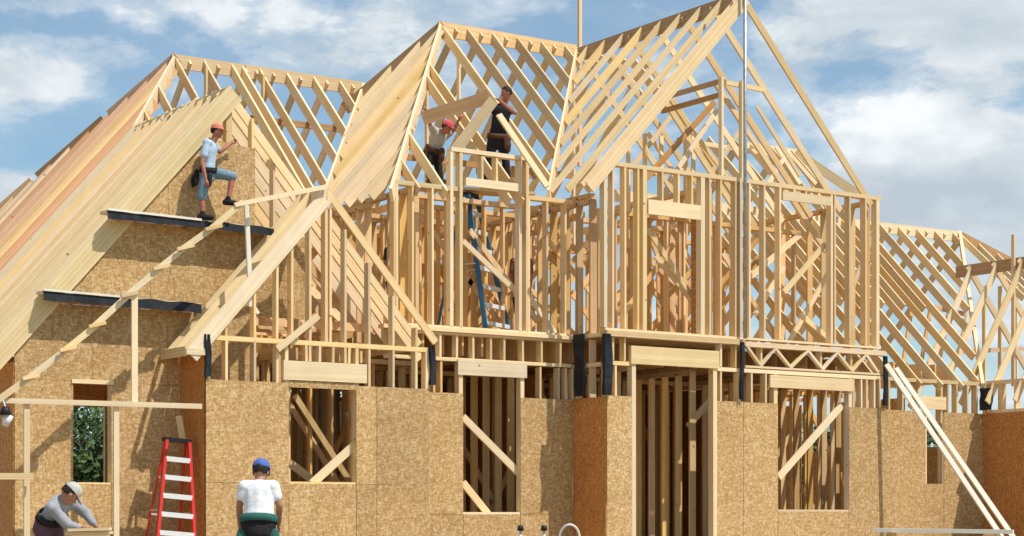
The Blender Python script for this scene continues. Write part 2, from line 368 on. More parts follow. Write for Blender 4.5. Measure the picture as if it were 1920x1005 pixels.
# ---- door bay and window bay (plane YC)
XE0 = XP(1661, YC)
dr = (XP(1192, YC), XP(1336, YC), 0, PY(1260, 690, YC).z)
wd = (XP(1458, YC), XP(1591, YC), PY(1520, 959, YC).z, PY(1520, 732, YC).z)
ztc = 3.12
osb_wall(YC, [XC, dr[0] - .03], [0, ztc + .01], [])
osb_wall(YC, [dr[1] + .03, XP(1393, YC), wd[0]], [0, ztc], []); osb_wall(YC, [wd[1], XE0], [0, ztc], [])
osb_wall(YC, [wd[0], wd[1]], [0, wd[2]], [])
beam('header', (XP(1181, YC), YC - .014, 3.86 + .17), (XP(1346, YC), YC - .014, 3.86 + .17), .06, .33, (0, 1, 0), 'pale', H)
beam('header', (XP(1442, YC), YC - .012, wd[3] + .25), (XP(1597, YC), YC - .012, wd[3] + .25), .05, .23, (0, 1, 0), 'pale', H)
for x in (dr[0] - .05, dr[1] + .05): studx(x, YC - .02, 0, 3.72, .09, 'pale')
for x in (wd[0] - .05, wd[1] + .05): studx(x, YC - .008, .3, 3.66, .09, 'pale')
for px in (1139, 1155, 1352, 1386, 1410, 1436, 1601, 1616, 1626, 1640, 1650): stud(px, YC, 3.0, 3.66)
plate(XC, dr[0] - .1, YC, 3.74, .07); plate(dr[1] + .1, XE0, YC, 3.74, .07)
plate(wd[0], wd[1], YC, wd[2] + .035, .04, name='sill')
plate(XC - .02, XP(1394, YC), YC - .025, ZD + .03, .1, name='rim_board', d=.2)
plate(XP(1398, YC), XE0, YC, ZD, .09, name='rim_board')
plate(XP(1398, YC), XE0, YC, 3.80, .04, name='truss_chord')
for px in (1150, 1172, 1352, 1380): stud(px, YC, 3.75, ZD - .08, name='truss_web')
zz = [(1402, 0), (1428, 1), (1455, 0), (1484, 1), (1516, 0), (1544, 1), (1571, 0), (1599, 1), (1625, 0), (1648, 1)]
for (a, i), (b, j) in zip(zz, zz[1:]):
    h = (3.81, ZD - .09)
    beam('truss_web', (XP(a, YC), YC + .04, h[1 - i]), (XP(b, YC), YC + .04, h[1 - j]), .08, .045, (0, 1, 0), 'pale', H, drop=0)
for a, i in zz:
    p = PY(a, 650, YC); z = (3.81, ZD - .09)[1 - i]
    beam('truss_plate', (p.x - .06, YC + .022, z + (.02 if i else -.02)), (p.x + .06, YC + .022, z + (.02 if i else -.02)), .004, .07, (0, 1, 0), 'steel', H, jit=False)
for px in (1431, 1543, 1600): stud(px, YC, 3.80, ZD - .09, w=.04, dy=.05, name='truss_web')

# ---- right part with the narrow window (plane YE)
we = (XP(1735, YE), XP(1769, YE), PY(1750, 907, YE).z, PY(1750, 768, YE).z)
osb_wall(YE, [XE0 - .15, we[0]], [0, 3.13], []); osb_wall(YE, [we[1], XW], [0, 3.13], []); osb_wall(YE, [we[0], we[1]], [0, we[2]], [])
for px in (1668, 1693, 1722, 1765, 1778, 1795, 1815, 1832): stud(px, YE, 2.9, 3.72)
beam('header', (XP(1722, YE), YE - .01, 3.43), (XP(1772, YE), YE - .01, 3.43), .05, .25, (0, 1, 0), 'pale', H)
plate(XE0, XW, YE, 3.78, .07)
stud(1736, YE, .3, 3.1, w=.05); stud(1769, YE, .3, 3.1, w=.05)
# ---- shaded side wall of the far wing, coming forward
for a, b in ((YE - .01, YE - 1.22), (YE - 1.22, YE - 2.44), (YE - 2.44, YE - 3.6)):
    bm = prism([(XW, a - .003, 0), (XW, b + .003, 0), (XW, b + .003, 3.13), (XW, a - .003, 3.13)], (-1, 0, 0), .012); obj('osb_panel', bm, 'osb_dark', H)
for i in range(10):
    y = YE - .1 - i * .38; beam('stud', (XW + .07, y, .3), (XW + .07, y, 3.74), .04, .14, (0, 1, 0), 'wood', H, drop=0)
for z in (3.80, 3.2): beam('top_plate', (XW + .07, YE, z), (XW + .07, YE - 3.8, z), .14, .075, (1, 0, 0), 'wood', H)

# ---- left wing: sheathed gable wall (plane YG)
GX, GZ = 13.25, 7.85
XG0 = 9.74
wg = (XP(137, YG), XP(208, YG), PY(170, 907, YG).z, PY(170, 716, YG).z)
rows = [0, wg[2], wg[3], PY(200, 575, YG).z, PY(300, 420, YG).z, 7.4]
cuts = [[XG0, wg[0], wg[1], 12.6], [XG0, wg[0], wg[1], 12.6], [XG0, 10.96, 12.18, 13.6], [XG0, 10.3, 11.9, 13.3, 14.6], [11.0, 12.2, XP(478, YG)]]
for j in range(5):
    z0, z1 = rows[j], rows[j + 1]
    for i in range(len(cuts[j]) - 1):
        x0, x1 = cuts[j][i], cuts[j][i + 1]
        if j == 1 and i == 1: continue
        p = [(x0 + .003, z0 + .002), (x1 - .003, z0 + .002), (x1 - .003, z1 - .002), (x0 + .003, z1 - .002)]
        p = clip(p, -TL, 1, GZ - TL * GX - .30)             # under the left rake
        if j == 4: p = clip(p, .1, 1, PY(400, 262, YG).z + 1.3)
        if len(p) < 3: continue
        w = random.uniform(0, .003)
        obj('osb_panel', prism([(a, YG - w, b) for a, b in p], (0, -1, 0), .012), 'osb', H)
for a, b, c in ((YG, YG + 1.22, 0), (YG + 1.22, YG + 2.44, 0), (YG + 2.44, YG + 3.66, 0), (YG + 3.66, YG + 4.9, 0)):
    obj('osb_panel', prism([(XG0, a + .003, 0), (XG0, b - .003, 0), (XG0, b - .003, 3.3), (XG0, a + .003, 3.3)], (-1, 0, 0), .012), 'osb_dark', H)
for x in (wg[0] - .02, wg[1] + .02): studx(x, YG, .3, 3.3, .045)
plate(wg[0], wg[1], YG, wg[2] + .02, .04, name='sill'); plate(wg[0] - .03, wg[1] + .03, YG - .03, wg[3] + .03, .06, name='header', mat='pale')
for i in range(26):
    x = XG0 + .1 + i * .3
    zt_ = GZ - TL * abs(x - GX) - .25
    if (x > GX + .3 or i % 2 == 0) and not wg[0] < x < wg[1]:
        if zt_ > 3.9 and x < XP(474, YG): studx(x, YG, .3, min(zt_, 6.9), mat='wood')
stud(430, YG, 6.2, 7.68, .10); stud(408, YG, 6.4, 7.3, .04); stud(474, YG, 4.3, PY(474, 222, YG).z); stud(514, YG + .1, 4.3, PY(514, 285, YG).z); stud(560, YG + .1, 4.0, PY(560, 405, YG).z)
for k, Y in enumerate((YG - .04, YG + .0)):
    rafter_x(Y, XG0 - .55, GZ - TL * (GX - XG0 + .55), GX - .03, GZ - .02, 'pale', .27 if k else .30)
rafter_x(YG + .08, GX + .03, GZ - .02, 16.9, GZ - TL * (16.9 - GX), 'wood', .14)
# eave box at the far left
beam('fascia_board', (XG0 - .62, YG - .04, 3.42), (XG0 - .02, YG - .04, 3.42), .03, .05, (0, 1, 0), 'pale', H)
beam('fascia_board', (XG0 - .60, YG, 3.42), (XG0 - .60, YG + 9, 3.42), .03, .16, (1, 0, 0), 'brown', H)

# big left roof: ridge LX, LY, LZ
LX, LY, LZ = 14.89, 33.16, 9.71
MX0, MZ0 = PY(738, 335, YB).x, PY(738, 335, YB).z      # corner of the middle roof's eaves
zL = lambda y: LZ - TF * abs(LY - y)
zleft = lambda x: GZ + TL * (x - GX)
zM = lambda x: MZ0 + TL * (x - MX0)
y = YG + .30; i = 0
while y < 39.6:
    top = GZ if y < LY - (LZ - GZ) / TF else zL(y)
    xt = GX + (top - GZ) / TL; xb = XG0 - .58 + (0.0 if y < 36.5 else (y - 36.5) * .0)
    mat = 'pale' if y < 30.6 else ('red' if random.random() < .75 else 'pale')
    if y < 36: mat = mat if random.random() < .85 else 'wood'
    zt_ = top - .02
    rafter_x(y, xb, zleft(xb), xt - .02 + (random.uniform(.0, .10) if y < 31.2 else 0), zleft(xt - .02) + (.06 if y < 31.2 else 0), mat, .235)
    y += .31; i += 1
beam('ridge_board', (GX, YG - .03, GZ - .01), (GX, LY - (LZ - GZ) / TF, GZ - .01), .04, .24, (1, 0, 0), 'wood', H)
# hips of the left roof
beam('hip_rafter', (LX, LY, LZ), (LX - 1.65, LY - 1.65 * TL / TF, LZ - 1.65 * TL), .045, .24, (1, -1, 0), 'pale', H)
n = 6
for k in range(n):                                       # far hip, built up of short lengths
    a, b = k / n, (k + 1) / n - .012; D = V((-5.9, 5.9 * TL / TF, -5.9 * TL)); o0 = V((LX, LY, LZ + .06))
    beam('hip_rafter', o0 + D * a, o0 + D * b, .045, random.uniform(.2, .3), (1, 1, 0), 'brown' if k % 2 else 'red', H)
LXE = MX0 + (LZ - MZ0) / TL
beam('ridge_board', (LX - .05, LY, LZ + .03), (LXE, LY, LZ + .03), .04, .27, (0, 1, 0), 'wood', H)
lx = [LX - 1.25, LX - .68, LX + .02] + [LX + .02 + .59 * k for k in range(1, 9)] + [LX + 1.42]
for x in lx:
    ztop = LZ if x >= LX else zleft(x)
    yt = LY - (LZ - ztop) / TF
    zb = max(GZ - TL * (x - GX), zM(x), 3.9) if x > GX else GZ + .05
    if zb < ztop - .15 and x < LXE: rafter_y(x, LY - (LZ - zb) / TF, zb, yt, ztop, 'wood', .19)
    if LX <= x < LXE + 1: rafter_y(x + .28, LY + .03, LZ, LY + 5.4, LZ - 5.4 * TF, 'wood', .19)
# right slope of the gable behind
y = YG + .3
while y < 31.4:
    zb = 3.95 + random.uniform(0, .08) if y < 29.6 else max(zL(y), 3.95)
    if GZ - zb > .2: rafter_x(y, GX + .02, GZ, GX + (GZ - zb) / TL, zb, random.choice(('wood', 'pale')), .16)
    y += .36
for z, x0, x1 in ((8.55, LX - .3, LX + 3.2), (7.2, 15.6, 18.0)):
    beam('collar_tie', (x0, LY - .9, z), (x1, LY - .9, z + .03), .04, .12, (0, 1, 0), 'brown', H)
for x in (15.4, 16.6): beam('post', (x, LY - .3, 5), (x, LY - .3, LZ - .2), .04, .09, (1, 0, 0), 'wood', H, drop=0)

# ---- middle roof
kM = (PY(835, 30, 31.2).z - MZ0)
MYR = YB + kM / TF; MXR = MX0 + kM / TL; MZR = MZ0 + kM
RX, RZ = 23.23, 10.66
zR = lambda x: RZ - 1.06 * abs(x - RX)
zMf = lambda y: MZR - TF * abs(MYR - y)
y = YB - .02
while y < 38:
    top = zMf(y); xt = MX0 + (top - MZ0) / TL
    zb = MZ0 - .22 if zL(y) < MZ0 - .22 else zL(y)
    if y > LY: zb = max(MZ0 - .3, LZ - TF * (y - LY))
    xb = MX0 + (zb - MZ0) / TL
    if top > zb + .15 and y > YB + .1: rafter_x(y, xb + random.uniform(-.05, .03), zM(xb), xt, top, random.choice(('pale', 'pale', 'wood')), random.uniform(.12, .15))
    y += .45 + random.uniform(-.03, .03)
beam('hip_rafter', (MX0 - .2, YB - .23, MZ0 - .22), (MXR, MYR, MZR), .05, .24, (1, -1, 0), 'pale', H)
beam('hip_rafter', (MXR - 1.35, MYR + 1.35 * TL / TF, MZR - 1.35 * TL + .05), (MXR, MYR, MZR + .05), .05, .24, (1, 1, 0), 'brown', H)
vz = MZ0 - .2
beam('valley_rafter', (MX0 + (vz - MZ0) / TL, LY - (LZ - vz) / TF, vz + .02), (LXE, LY, LZ + .02), .045, .22, (1, -1, 0), 'pale', H)
MXE = RX - (RZ - MZR) / 1.06 if MZR < RZ else RX
beam('ridge_board', (MXR - .05, MYR, MZR + .04), (RX, MYR, MZR + .04), .04, .30, (0, 1, 0), 'wood', H)
mx = [MX0 + .5 / TL, MX0 + 1.12 / TL, MX0 + 2.62 / TL, MX0 + 2.92 / TL, MXR + .03] + [MXR + .03 + .6 * k for k in range(1, 9)]
for i, x in enumerate(mx):
    ztop = min(MZR, zM(x)); zb = MZ0 - .12
    if x > RX - (RZ - zb) / 1.06: zb = zR(x)
    if ztop > zb + .2: rafter_y(x, MYR - (MZR - zb) / TF, zb, MYR - (MZR - ztop) / TF, ztop, 'wood', .19)
    if MXR - .3 < x: rafter_y(x + .30, MYR + .02, MZR, MYR + 4.6, MZR - 4.6 * TF, 'wood', .19)
for px in (800, 860, 1075): beam('post', (XP(px, MYR - .6), MYR - .6, MZ0 - .3), (XP(px, MYR - .6), MYR - .6, min(MZR - .8, zM(XP(px, MYR - .6)) - .3)), .04, .09, (1, 0, 0), 'wood', H, drop=0)
for z, x0, x1 in ((8.3, MXR - 1.0, MXR + 4.0), (8.2, MXR + 1.5, MXR + 3.0)):
    beam('collar_tie', (x0, MYR + 1.0, z), (x1, MYR + 1.0, z + .05), .04, .13, (0, 1, 0), 'brown', H)

# centre upper wall studs
zB2 = MZ0 - .05
x = MX0 + .02
bx = [MX0 + .02, MX0 + .07]
x = MX0 + .38
while x < XC - .05: bx.append(x); x += .40
p0, p1 = XP(862, YB), XP(984, YB)
for x in bx:
    if p0 - .05 < x < p1 + .05: continue
    studx(x, YB, ZD + .04, zB2)
plate(MX0 - .02, p0 - .04, YB, zB2 + .04, .075); plate(p1 + .1, XC, YB, zB2 + .04, .075)
plate(MX0 - .02, XC, YB, ZD + .04, .04, name='bottom_plate', mat='pale')
for px in (847, 865, 976, 989): stud(px, YB - .01, ZD + .04, 7.28, w=.06, mat='pale')
plate(XP(846, YB), XP(992, YB), YB - .01, 7.36, .07, mat='pale')
beam('header', (XP(872, YB), YB - .01, 6.86), (XP(970, YB), YB - .01, 6.86), .05, .14, (0, 1, 0), 'pale', H)
for px in (905, 932): stud(px, YB, 6.87, 7.28)
beam('brace', PY(868, 452, YB + .1), PY(955, 535, YB + .1), .04, .09, (0, 1, 0), 'pale', H, drop=0)
beam('brace', PY(985, 545, YB + .4), PY(1040, 625, YB + .1), .04, .09, (0, 1, 0), 'pale', H, drop=0)
for a, b in (((740, 510), (705, 625)),): pass
# upper wall over door and window bays
zC2 = 7.25
plate(XC - .02, XP(1652, YC), YC, zC2, .075, mat='pale'); plate(XC - .02, XP(1652, YC), YC, ZD + .075, .04, name='bottom_plate')
for px, w in ((1136, .07), (1150, .04), (1173, .04), (1197, .04), (1209, .09), (1318, .09), (1332, .04), (1352, .04), (1380, .04), (1390, .06), (1406, .04),
              (1434, .04), (1463, .04), (1560, .05), (1566, .04), (1594, .04), (1624, .04), (1646, .08)):
    stud(px, YC, ZD + .08, zC2 - .075, w=w, mat='pale' if w > .05 else 'wood')
beam('header', (XP(1214, YC), YC - .008, PY(1214, 374, YC).z), (XP(1312, YC), YC - .008, PY(1214, 374, YC).z), .05, .26, (0, 1, 0), 'pale', H)
for px in (1243, 1273, 1298): stud(px, YC, PY(1214, 374, YC).z + .002, zC2 - .075)
zh = PY(1466, 358, YC).z
beam('header', (XP(1466, YC), YC - .008, zh), (XP(1556, YC), YC - .008, zh), .05, .17, (0, 1, 0), 'pale', H)
for px in (1490, 1512, 1536): stud(px, YC, zh + .002, zC2 - .075)
for (a, b, dy) in (((1470, 548), (1547, 458), .1), ((1408, 518), (1500, 440), .2), ((1215, 430), (1300, 560), .5), ((1480, 640), (1560, 500), .7), ((1500, 590), (1560, 640), .5), ((1230, 480), (1310, 580), .9),
                   ((1415, 590), (1470, 500), 1.1), ((1260, 430), (1310, 520), 1.6), ((1590, 560), (1640, 430), 1.2)):
    beam('brace', PY(a[0], a[1], YC + dy + .1), PY(b[0], b[1], YC + dy + .1), .04, .10, (0, 1, 0), random.choice(('pale', 'wood')), H, drop=0)
# orange-brown panel seen through the door opening of the upper wall
obj('osb_panel', prism([(XP(1296, YC + .5), YC + .5, ZD), (XP(1312, YC + .5), YC + .5, ZD), (XP(1312, YC + .5), YC + .5, 6.7), (XP(1296, YC + .5), YC + .5, 6.7)], (0, 1, 0), .012), 'osb_dark', H)

# ---- right gable roof
RYE = MYR - (MZR - RZ) / TF if MZR > RZ else MYR
SL = 1.06
beam('ridge_board', (RX, YC - .05, RZ + .04), (RX, RYE + .3, RZ + .04), .04, .28, (1, 0, 0), 'brown', H)
y = YC; k = 0
while y < RYE + .1:
    zf = 6.82
    yv = MYR - (MZR - zf) / TF
    if y > yv: zf = zMf(y)
    if k == 0:
        rafter_x(y, RX - (RZ - zf) / SL, zf, RX - .02, RZ, 'pale', .24); rafter_x(y + .13, RX - (RZ - zf) / SL, zf, RX - .02, RZ, 'pale', .24)
    else: rafter_x(y, RX - (RZ - zf) / SL, zf, RX - .02, RZ + .02, random.choice(('pale', 'wood')), random.uniform(.11, .15))
    y += .60; k += 1
y = YC + .02
while y < RYE:
    rafter_x(y, RX + .02, RZ, RX + 3.35, RZ - 3.35 * SL, 'wood', .13); y += .84
beam('valley_rafter', (RX - (RZ - 6.8) / SL, MYR - (MZR - 6.8) / TF - .03, 6.83), (RX - .05, RYE, RZ + .02), .045, .2, (1, -1, 0), 'pale', H)
# small inner frame inside the right gable
yi = 28.2
q = lambda px, py, Y=yi: PY(px, py, Y)
for px, pt in ((1352, 145), (1390, 152)): beam('post', (XP(px, YC + .2), YC + .2, 7.26), (XP(px, YC + .2), YC + .2, q(px, pt, YC + .2).z), .05, .09, (1, 0, 0), 'pale', H, drop=0)
a = q(1350, 148, YC + .25)
for dz in (0, -.25): beam('tie_beam', a + V((0, 0, dz)), a + V((0, 1.7, dz)), .05, .09, (1, 0, 0), 'brown', H)
beam('tie_beam', a, a + V((1.1, 0, -.02)), .05, .09, (0, 1, 0), 'wood', H)
beam('rafter', a + V((-.0, 1.6, -.05)), a + V((1.9, 1.6, -2.1)), .04, .12, (0, 1, 0), 'wood', H)
beam('rafter', a + V((.6, .9, -.15)), a + V((-1.3, .9, -2.0)), .04, .11, (0, 1, 0), 'brown', H)
beam('rafter', a + V((.1, .2, 0)), a + V((2.9, .2, -2.9)), .05, .10, (0, 1, 0), 'wood', H)
for dx in (-.9, -.5, .5): beam('post', a + V((dx, 1.6, -3)), a + V((dx, 1.6, -.7 + .2 * dx)), .04, .09, (1, 0, 0), 'wood', H, drop=0)
for (pa_, pb_, dy) in (((1255, 340), (1345, 205), 1.2), ((1180, 320), (1260, 215), 2.6), ((1290, 235), (1375, 345), 2.2), ((1215, 250), (1275, 340), 3.2), ((1420, 200), (1500, 330), 2.8),
                       ((1440, 345), (1480, 280), 3.4), ((1400, 225), (1330, 330), 3.0), ((1300, 330), (1300, 240), 2.4), ((1240, 335), (1240, 255), 2.0), ((1270, 262), (1420, 285), 3.0), ((1195, 330), (1290, 318), 2.2), ((1500, 345), (1455, 275), 3.8), ((1530, 345), (1478, 285), 4.2)):
    beam('brace', PY(pa_[0], pa_[1], YC + dy), PY(pb_[0], pb_[1], YC + dy + .2), .035, .09, (0, 1, 0), random.choice(('wood', 'pale', 'wood')), H, drop=0)
# steel pole in front of the corner, and poles standing above the roofs
def pole(p, z1, r, mat, name='pole'):
    bm = bmesh.new(); z0 = p[2]
    bmesh.ops.create_cone(bm, cap_ends=True, segments=12, radius1=r, radius2=r * .92, depth=z1 - z0, matrix=Matrix.Translation((p[0], p[1], (z0 + z1) / 2)))
    return bm
x = XP(1397, YC - .12)
obj('steel_pole', pole((x, YC - .12, ZD + .04), 11.4, .035, 'steel'), 'steel', H, True)
p = PY(1087, 75, MYR + .1); beam('post', (p.x, p.y, 8.3), (p.x, p.y, 12.4), .07, .07, (1, 0, 0), 'wood', H, drop=0)
p = PY(1900, 520, 27.5); beam('post', (p.x, p.y, 3.8), (p.x, p.y, PY(1900, 440, 27.5).z), .05, .08, (1, 0, 0), 'wood', H, drop=0)

# ---- roof behind the right gable
hz = PY(1440, 272, 32.5); hY = 32.5
beam('ridge_board', (XP(1385, hY), hY, hz.z), (XP(1495, hY), hY, hz.z), .04, .25, (0, 1, 0), 'pale', H)
for k in range(6):
    x = XP(1290, hY) + k * .61
    if x < XP(1498, hY): rafter_y(x, hY - 4.2, hz.z - 4.2 * TF, hY, hz.z, 'wood', .16)
    if k % 2 == 0 and x < XP(1498, hY): rafter_y(x + .2, hY, hz.z, hY + 3.5, hz.z - 3.4, 'wood', .19)
xe = XP(1495, hY)
for k in range(1):
    y = hY - .8 * k; z = hz.z - TF * .5 * k
    rafter_x(y, xe + (hz.z - z) / TL, z, xe + 1.2, hz.z - TL * 1.2, 'wood', .19)
beam('hip_rafter', (xe, hY, hz.z + .03), (xe + 1.1, hY - 1.1 * TL / TF, hz.z - 1.1 * TL + .03), .05, .2, (1, 1, 0), 'pale', H)

# ---- low roof at the right and the far wing
EZ = 3.80
r = ray(1800, 437)          # meets the front slope z = EZ + TF*(y - YE)
t_ = (EZ + TF * (0 - YE) - CAM.z) / (r.z - TF * r.y)
ep = CAM + r * t_
ERX, ERY, ERZ = ep.x, ep.y, ep.z
exl = XP(1640, YE)
x = XE0 - 1.7
while x < ERX + 3:
    x_w = XW - .1
    zb = EZ - .12 if x < x_w else EZ + (ERZ - EZ) * (x - x_w) / max(.2, ERX - x_w)
    if zb < ERZ - .2 and x < ERX:
        rafter_y(x, YE + (zb - EZ) / TF, zb, ERY, ERZ, 'wood', .17)
        if x > XE0 - 1: rafter_y(x + .3, ERY + .02, ERZ, ERY + 3.6, ERZ - 3.6 * TF, 'wood', .15)
    x += .60 + random.uniform(-.02, .02)
beam('ridge_board', (XE0 - 3.5, ERY, ERZ + .03), (ERX, ERY, ERZ + .03), .04, .24, (0, 1, 0), 'pale', H)
beam('valley_rafter', (XW - .1, YE - .1, EZ - .05), (ERX, ERY, ERZ + .05), .07, .22, (1, -1, 0), 'pale', H)
wr = PY(1832, 494, 28.6)    # ridge of the far wing, running towards the viewer
WRX, WRZ = wr.x, wr.z
beam('ridge_board', (WRX, 29.2, WRZ), (WRX, 22, WRZ), .04, .26, (1, 0, 0), 'brown', H)
WT = (WRZ - 3.78) / (WRX - XW); y = 23.0
while y < 29.0:
    rafter_x(y, XW - .25, WRZ - WT * (WRX - XW + .25), WRX, WRZ, 'pale', .15)
    rafter_x(y + .05, WRX, WRZ, WRX + 2.6, WRZ - TL * 2.6, 'wood', .15); y += .72
beam('hip_rafter', (ERX, ERY, ERZ + .05), (ERX + 3.6, ERY - .4, ERZ - 1.15), .05, .22, (0, 1, 0), 'brown', H)
for k in range(6):
    t = k / 6; beam('rafter', (ERX + 3.4 * t, ERY - .3 * t, ERZ - 1.1 * t), (ERX + 3.4 * t - .3, ERY - 2.2, ERZ - 1.1 * t - 1.7), .04, .15, (1, 0, 0), 'pale', H)
for k in range(3):
    p = PY(1845 + k * 30, 520, 29.5); beam('post', (p.x, p.y, 3.4), (p.x, p.y, p.z - .2), .04, .09, (1, 0, 0), 'wood', H, drop=0)
for k in range(4): beam('brace', PY(1690 + 34 * k, 705 - 6 * k, 29.5), PY(1712 + 34 * k, 560 + 10 * k, 29.5), .04, .09, (0, 1, 0), 'wood', H, drop=0)
beam('collar_tie', PY(1700, 560, 29.3), PY(1810, 585, 29.3), .04, .1, (0, 1, 0), 'red', H)
beam('tie_beam', PY(1800, 655, 29.5), PY(1919, 650, 29.5), .04, .1, (0, 1, 0), 'red', H)

# ---- floors and the framing deep inside, too dense to pick apart
bm = bmesh.new()
abox(bm, XA1 + .1, XC + .1, YB + .2, 38, ZD - .02, ZD + .005); abox(bm, XC + .12, XE0 - .1, YC + .2, 38, ZD - .021, ZD + .004)
obj('floor_deck', bm, 'osb', H)
bm = bmesh.new(); abox(bm, 10.0, XA1, 29.2, 38, 3.80, 3.82); obj('ceiling_panel', bm, 'osb', H)
bm = bmesh.new()
def inner_wall_y(bm, y, x0, x1, z0, z1, sp=.406, brace=0):
    x = x0
    while x < x1:
        if random.random() > .06: add_box(bm, (x, y, z0), (x + random.uniform(-.01, .01), y, z1), .04, .10, drop=0)
        x += sp
    add_box(bm, (x0, y, z1 + .04), (x1, y, z1 + .04), .14, .08, (0, 1, 0)); add_box(bm, (x0, y, z0 + .02), (x1, y, z0 + .02), .14, .04, (0, 1, 0))
    for _ in range(brace):
        a = random.uniform(x0, x1 - 1); s_ = random.choice((-1, 1)); h = z1 - z0
        l = random.uniform(1, 1.8); add_box(bm, (a if s_ > 0 else a + l, y - .1, z0 + h * random.uniform(.05, .3)), (a + l if s_ > 0 else a, y - .1, z0 + h * random.uniform(.7, .95)), .04, .10, (0, 1, 0), 0)
def inner_wall_x(bm, x, y0, y1, z0, z1, sp=.406):
    y = y0
    while y < y1:
        if random.random() > .06: add_box(bm, (x, y, z0), (x, y, z1), .04, .14, (0, 1, 0), 0)
        y += sp
    add_box(bm, (x, y0, z1 + .04), (x, y1, z1 + .04), .14, .08, (1, 0, 0))
z0, z1 = ZD + .02, 6.65
for y, x0, x1, b in ((28.5, 17.2, 20.0, 1), (28.0, 21.0, 26.0, 2), (29.4, 17.6, 20.6, 2), (30.9, 16.9, 22.5, 3), (32.6, 16.6, 24.5, 2), (34.9, 17, 25, 2), (37.4, 17, 26, 1), (29.1, 21.4, 24.0, 1), (30.2, 23.5, 26.4, 3)):
    inner_wall_y(bm, y, x0, x1, z0, z1, .406, b)
for x, y0, y1 in ((17.0, 27.9, 37), (20.3, 27.2, 36), (21.7, 29.1, 37), (23.0, 27.2, 30), (24.4, 29.2, 33), (26.7, 26.8, 30)):
    inner_wall_x(bm, x, y0, y1, z0, z1 if x < 21 else 7.15)
for x in (18.2, 19.3): inner_wall_x(bm, x, 31, 36, z0, z1)
for k in range(7): add_box(bm, (17 + k * 1.2, 29.5, 6.9), (17 + k * 1.2, 36, 6.9), .04, .14, (1, 0, 0))
for _ in range(34):                                     # loose bracing boards
    x_ = random.uniform(17, 26.5); y_ = random.uniform(28.2, 33); l_ = random.uniform(.8, 1.9) * random.choice((-1, 1)); z_ = random.uniform(z0, 5.4)
    add_box(bm, (x_, y_, z_), (x_ + l_, y_ + random.uniform(-.3, .3), z_ + random.uniform(.9, 1.6)), .04, .09, (0, 1, 0), 0)
o = obj('inner_framing', bm, 'wood_in', H); o['kind'] = 'stuff'; o['label'] = 'dense inner stud walls and joists of the upper floor'
bm = bmesh.new()
for y, x0, x1 in ((28.4, 13.6, 17.2), (29.6, 12.6, 17.5), (30.4, 13.0, 17.8), (31.6, 13.2, 17.6), (33, 14.2, 20), (30.0, 18, 21.2), (31.6, 17, 24), (29.7, 22.2, 27.4), (32.2, 22, 30), (35, 16, 30), (37.8, 15, 31), (30.6, 27, 30)):
    inner_wall_y(bm, y, x0, x1, .3, 3.68, .406, 2)
for x, y0, y1 in ((14.4, 28, 33), (17.4, 28.2, 36), (19.4, 28.5, 37), (21.0, 27, 37), (22.6, 27.2, 37), (24.6, 28, 37), (26.9, 27, 37), (28.6, 28.5, 37)):
    inner_wall_x(bm, x, y0, y1, .3, 3.68)
for k in range(34): add_box(bm, (16.7 + k * .406, 27.8, 4.19), (16.7 + k * .406, 37, 4.19), .04, .38, (1, 0, 0))
for k in range(15): add_box(bm, (10.2 + k * .406, 27.8, 3.79), (10.2 + k * .406, 37, 3.79), .04, .2, (1, 0, 0))
o = obj('inner_framing', bm, 'wood_in', H); o['kind'] = 'stuff'; o['label'] = 'dense inner stud walls of the ground floor under the deck'
bm = bmesh.new()
for y, x0, x1 in ((29.9, 12.6, 16.0), (31.0, 12.0, 16.9), (32.6, 13.5, 16.7)): inner_wall_y(bm, y, x0, x1, 3.83, 5.3, .406, 2)
inner_wall_x(bm, 16.2, 28, 33, 3.83, 6.3)
for k in range(7): add_box(bm, (16.5 - k * .15, 28.2 + k * .5, 4.3), (13.4, 28.2 + k * .5, 4.3), .04, .14, (0, 1, 0))
for a, b in (((640, 560), (520, 440)), ((560, 520), (640, 600)), ((600, 640), (760, 600)), ((560, 690), (640, 650)), ((470, 600), (600, 460))):
    add_box(bm, PY(a[0], a[1], YA + 2.2), PY(b[0], b[1], YA + 1.6), .04, .14, (0, 1, 0), 0)
o = obj('inner_framing', bm, 'wood_in', H); o['kind'] = 'stuff'; o['label'] = 'short studs and joists in the attic of the small gable'
# rear sheathing with gaps (keeps the ground floor rooms dark)
zs = [0.3, 1.5, 2.7, 3.7]
x = 10.0; k = 0
while x < 30.5:
    if k not in (3, 4, 9, 14):
        obj('osb_panel', prism([(x + .004, 38.0, .3), (x + 1.21, 38.0, .3), (x + 1.21, 38.0, 3.7), (x + .004, 38.0, 3.7)], (0, 1, 0), .012), 'osb', H)
    x += 1.22; k += 1
for y0_ in (27.6, 28.9, 30.2, 31.5, 33, 34.5): pass
for j in range(9):
    y_ = 28.2 + j * 1.09
    obj('osb_panel', prism([(30.4, y_ + .07, .3), (30.4, y_ + 1.02, .3), (30.4, y_ + 1.02, 3.6 if j % 3 else 2.5), (30.4, y_ + .07, 3.6 if j % 3 else 2.5)], (1, 0, 0), .012), 'osb', H)
obj('osb_panel', prism([(10.2, 28.7, 2.75), (12.6, 28.7, 2.75), (12.6, 28.7, 3.6), (10.2, 28.7, 3.6)], (0, 1, 0), .012), 'osb_dark', H)  # dark inner panel, added to darken the top of the left window opening
for x_, y0, y1 in ((20.4, 29, 34), (25.6, 30.5, 36)):
    obj('osb_panel', prism([(x_, y0, .3), (x_, y1, .3), (x_, y1, 3.66), (x_, y0, 3.66)], (1, 0, 0), .012), 'osb_dark', H)

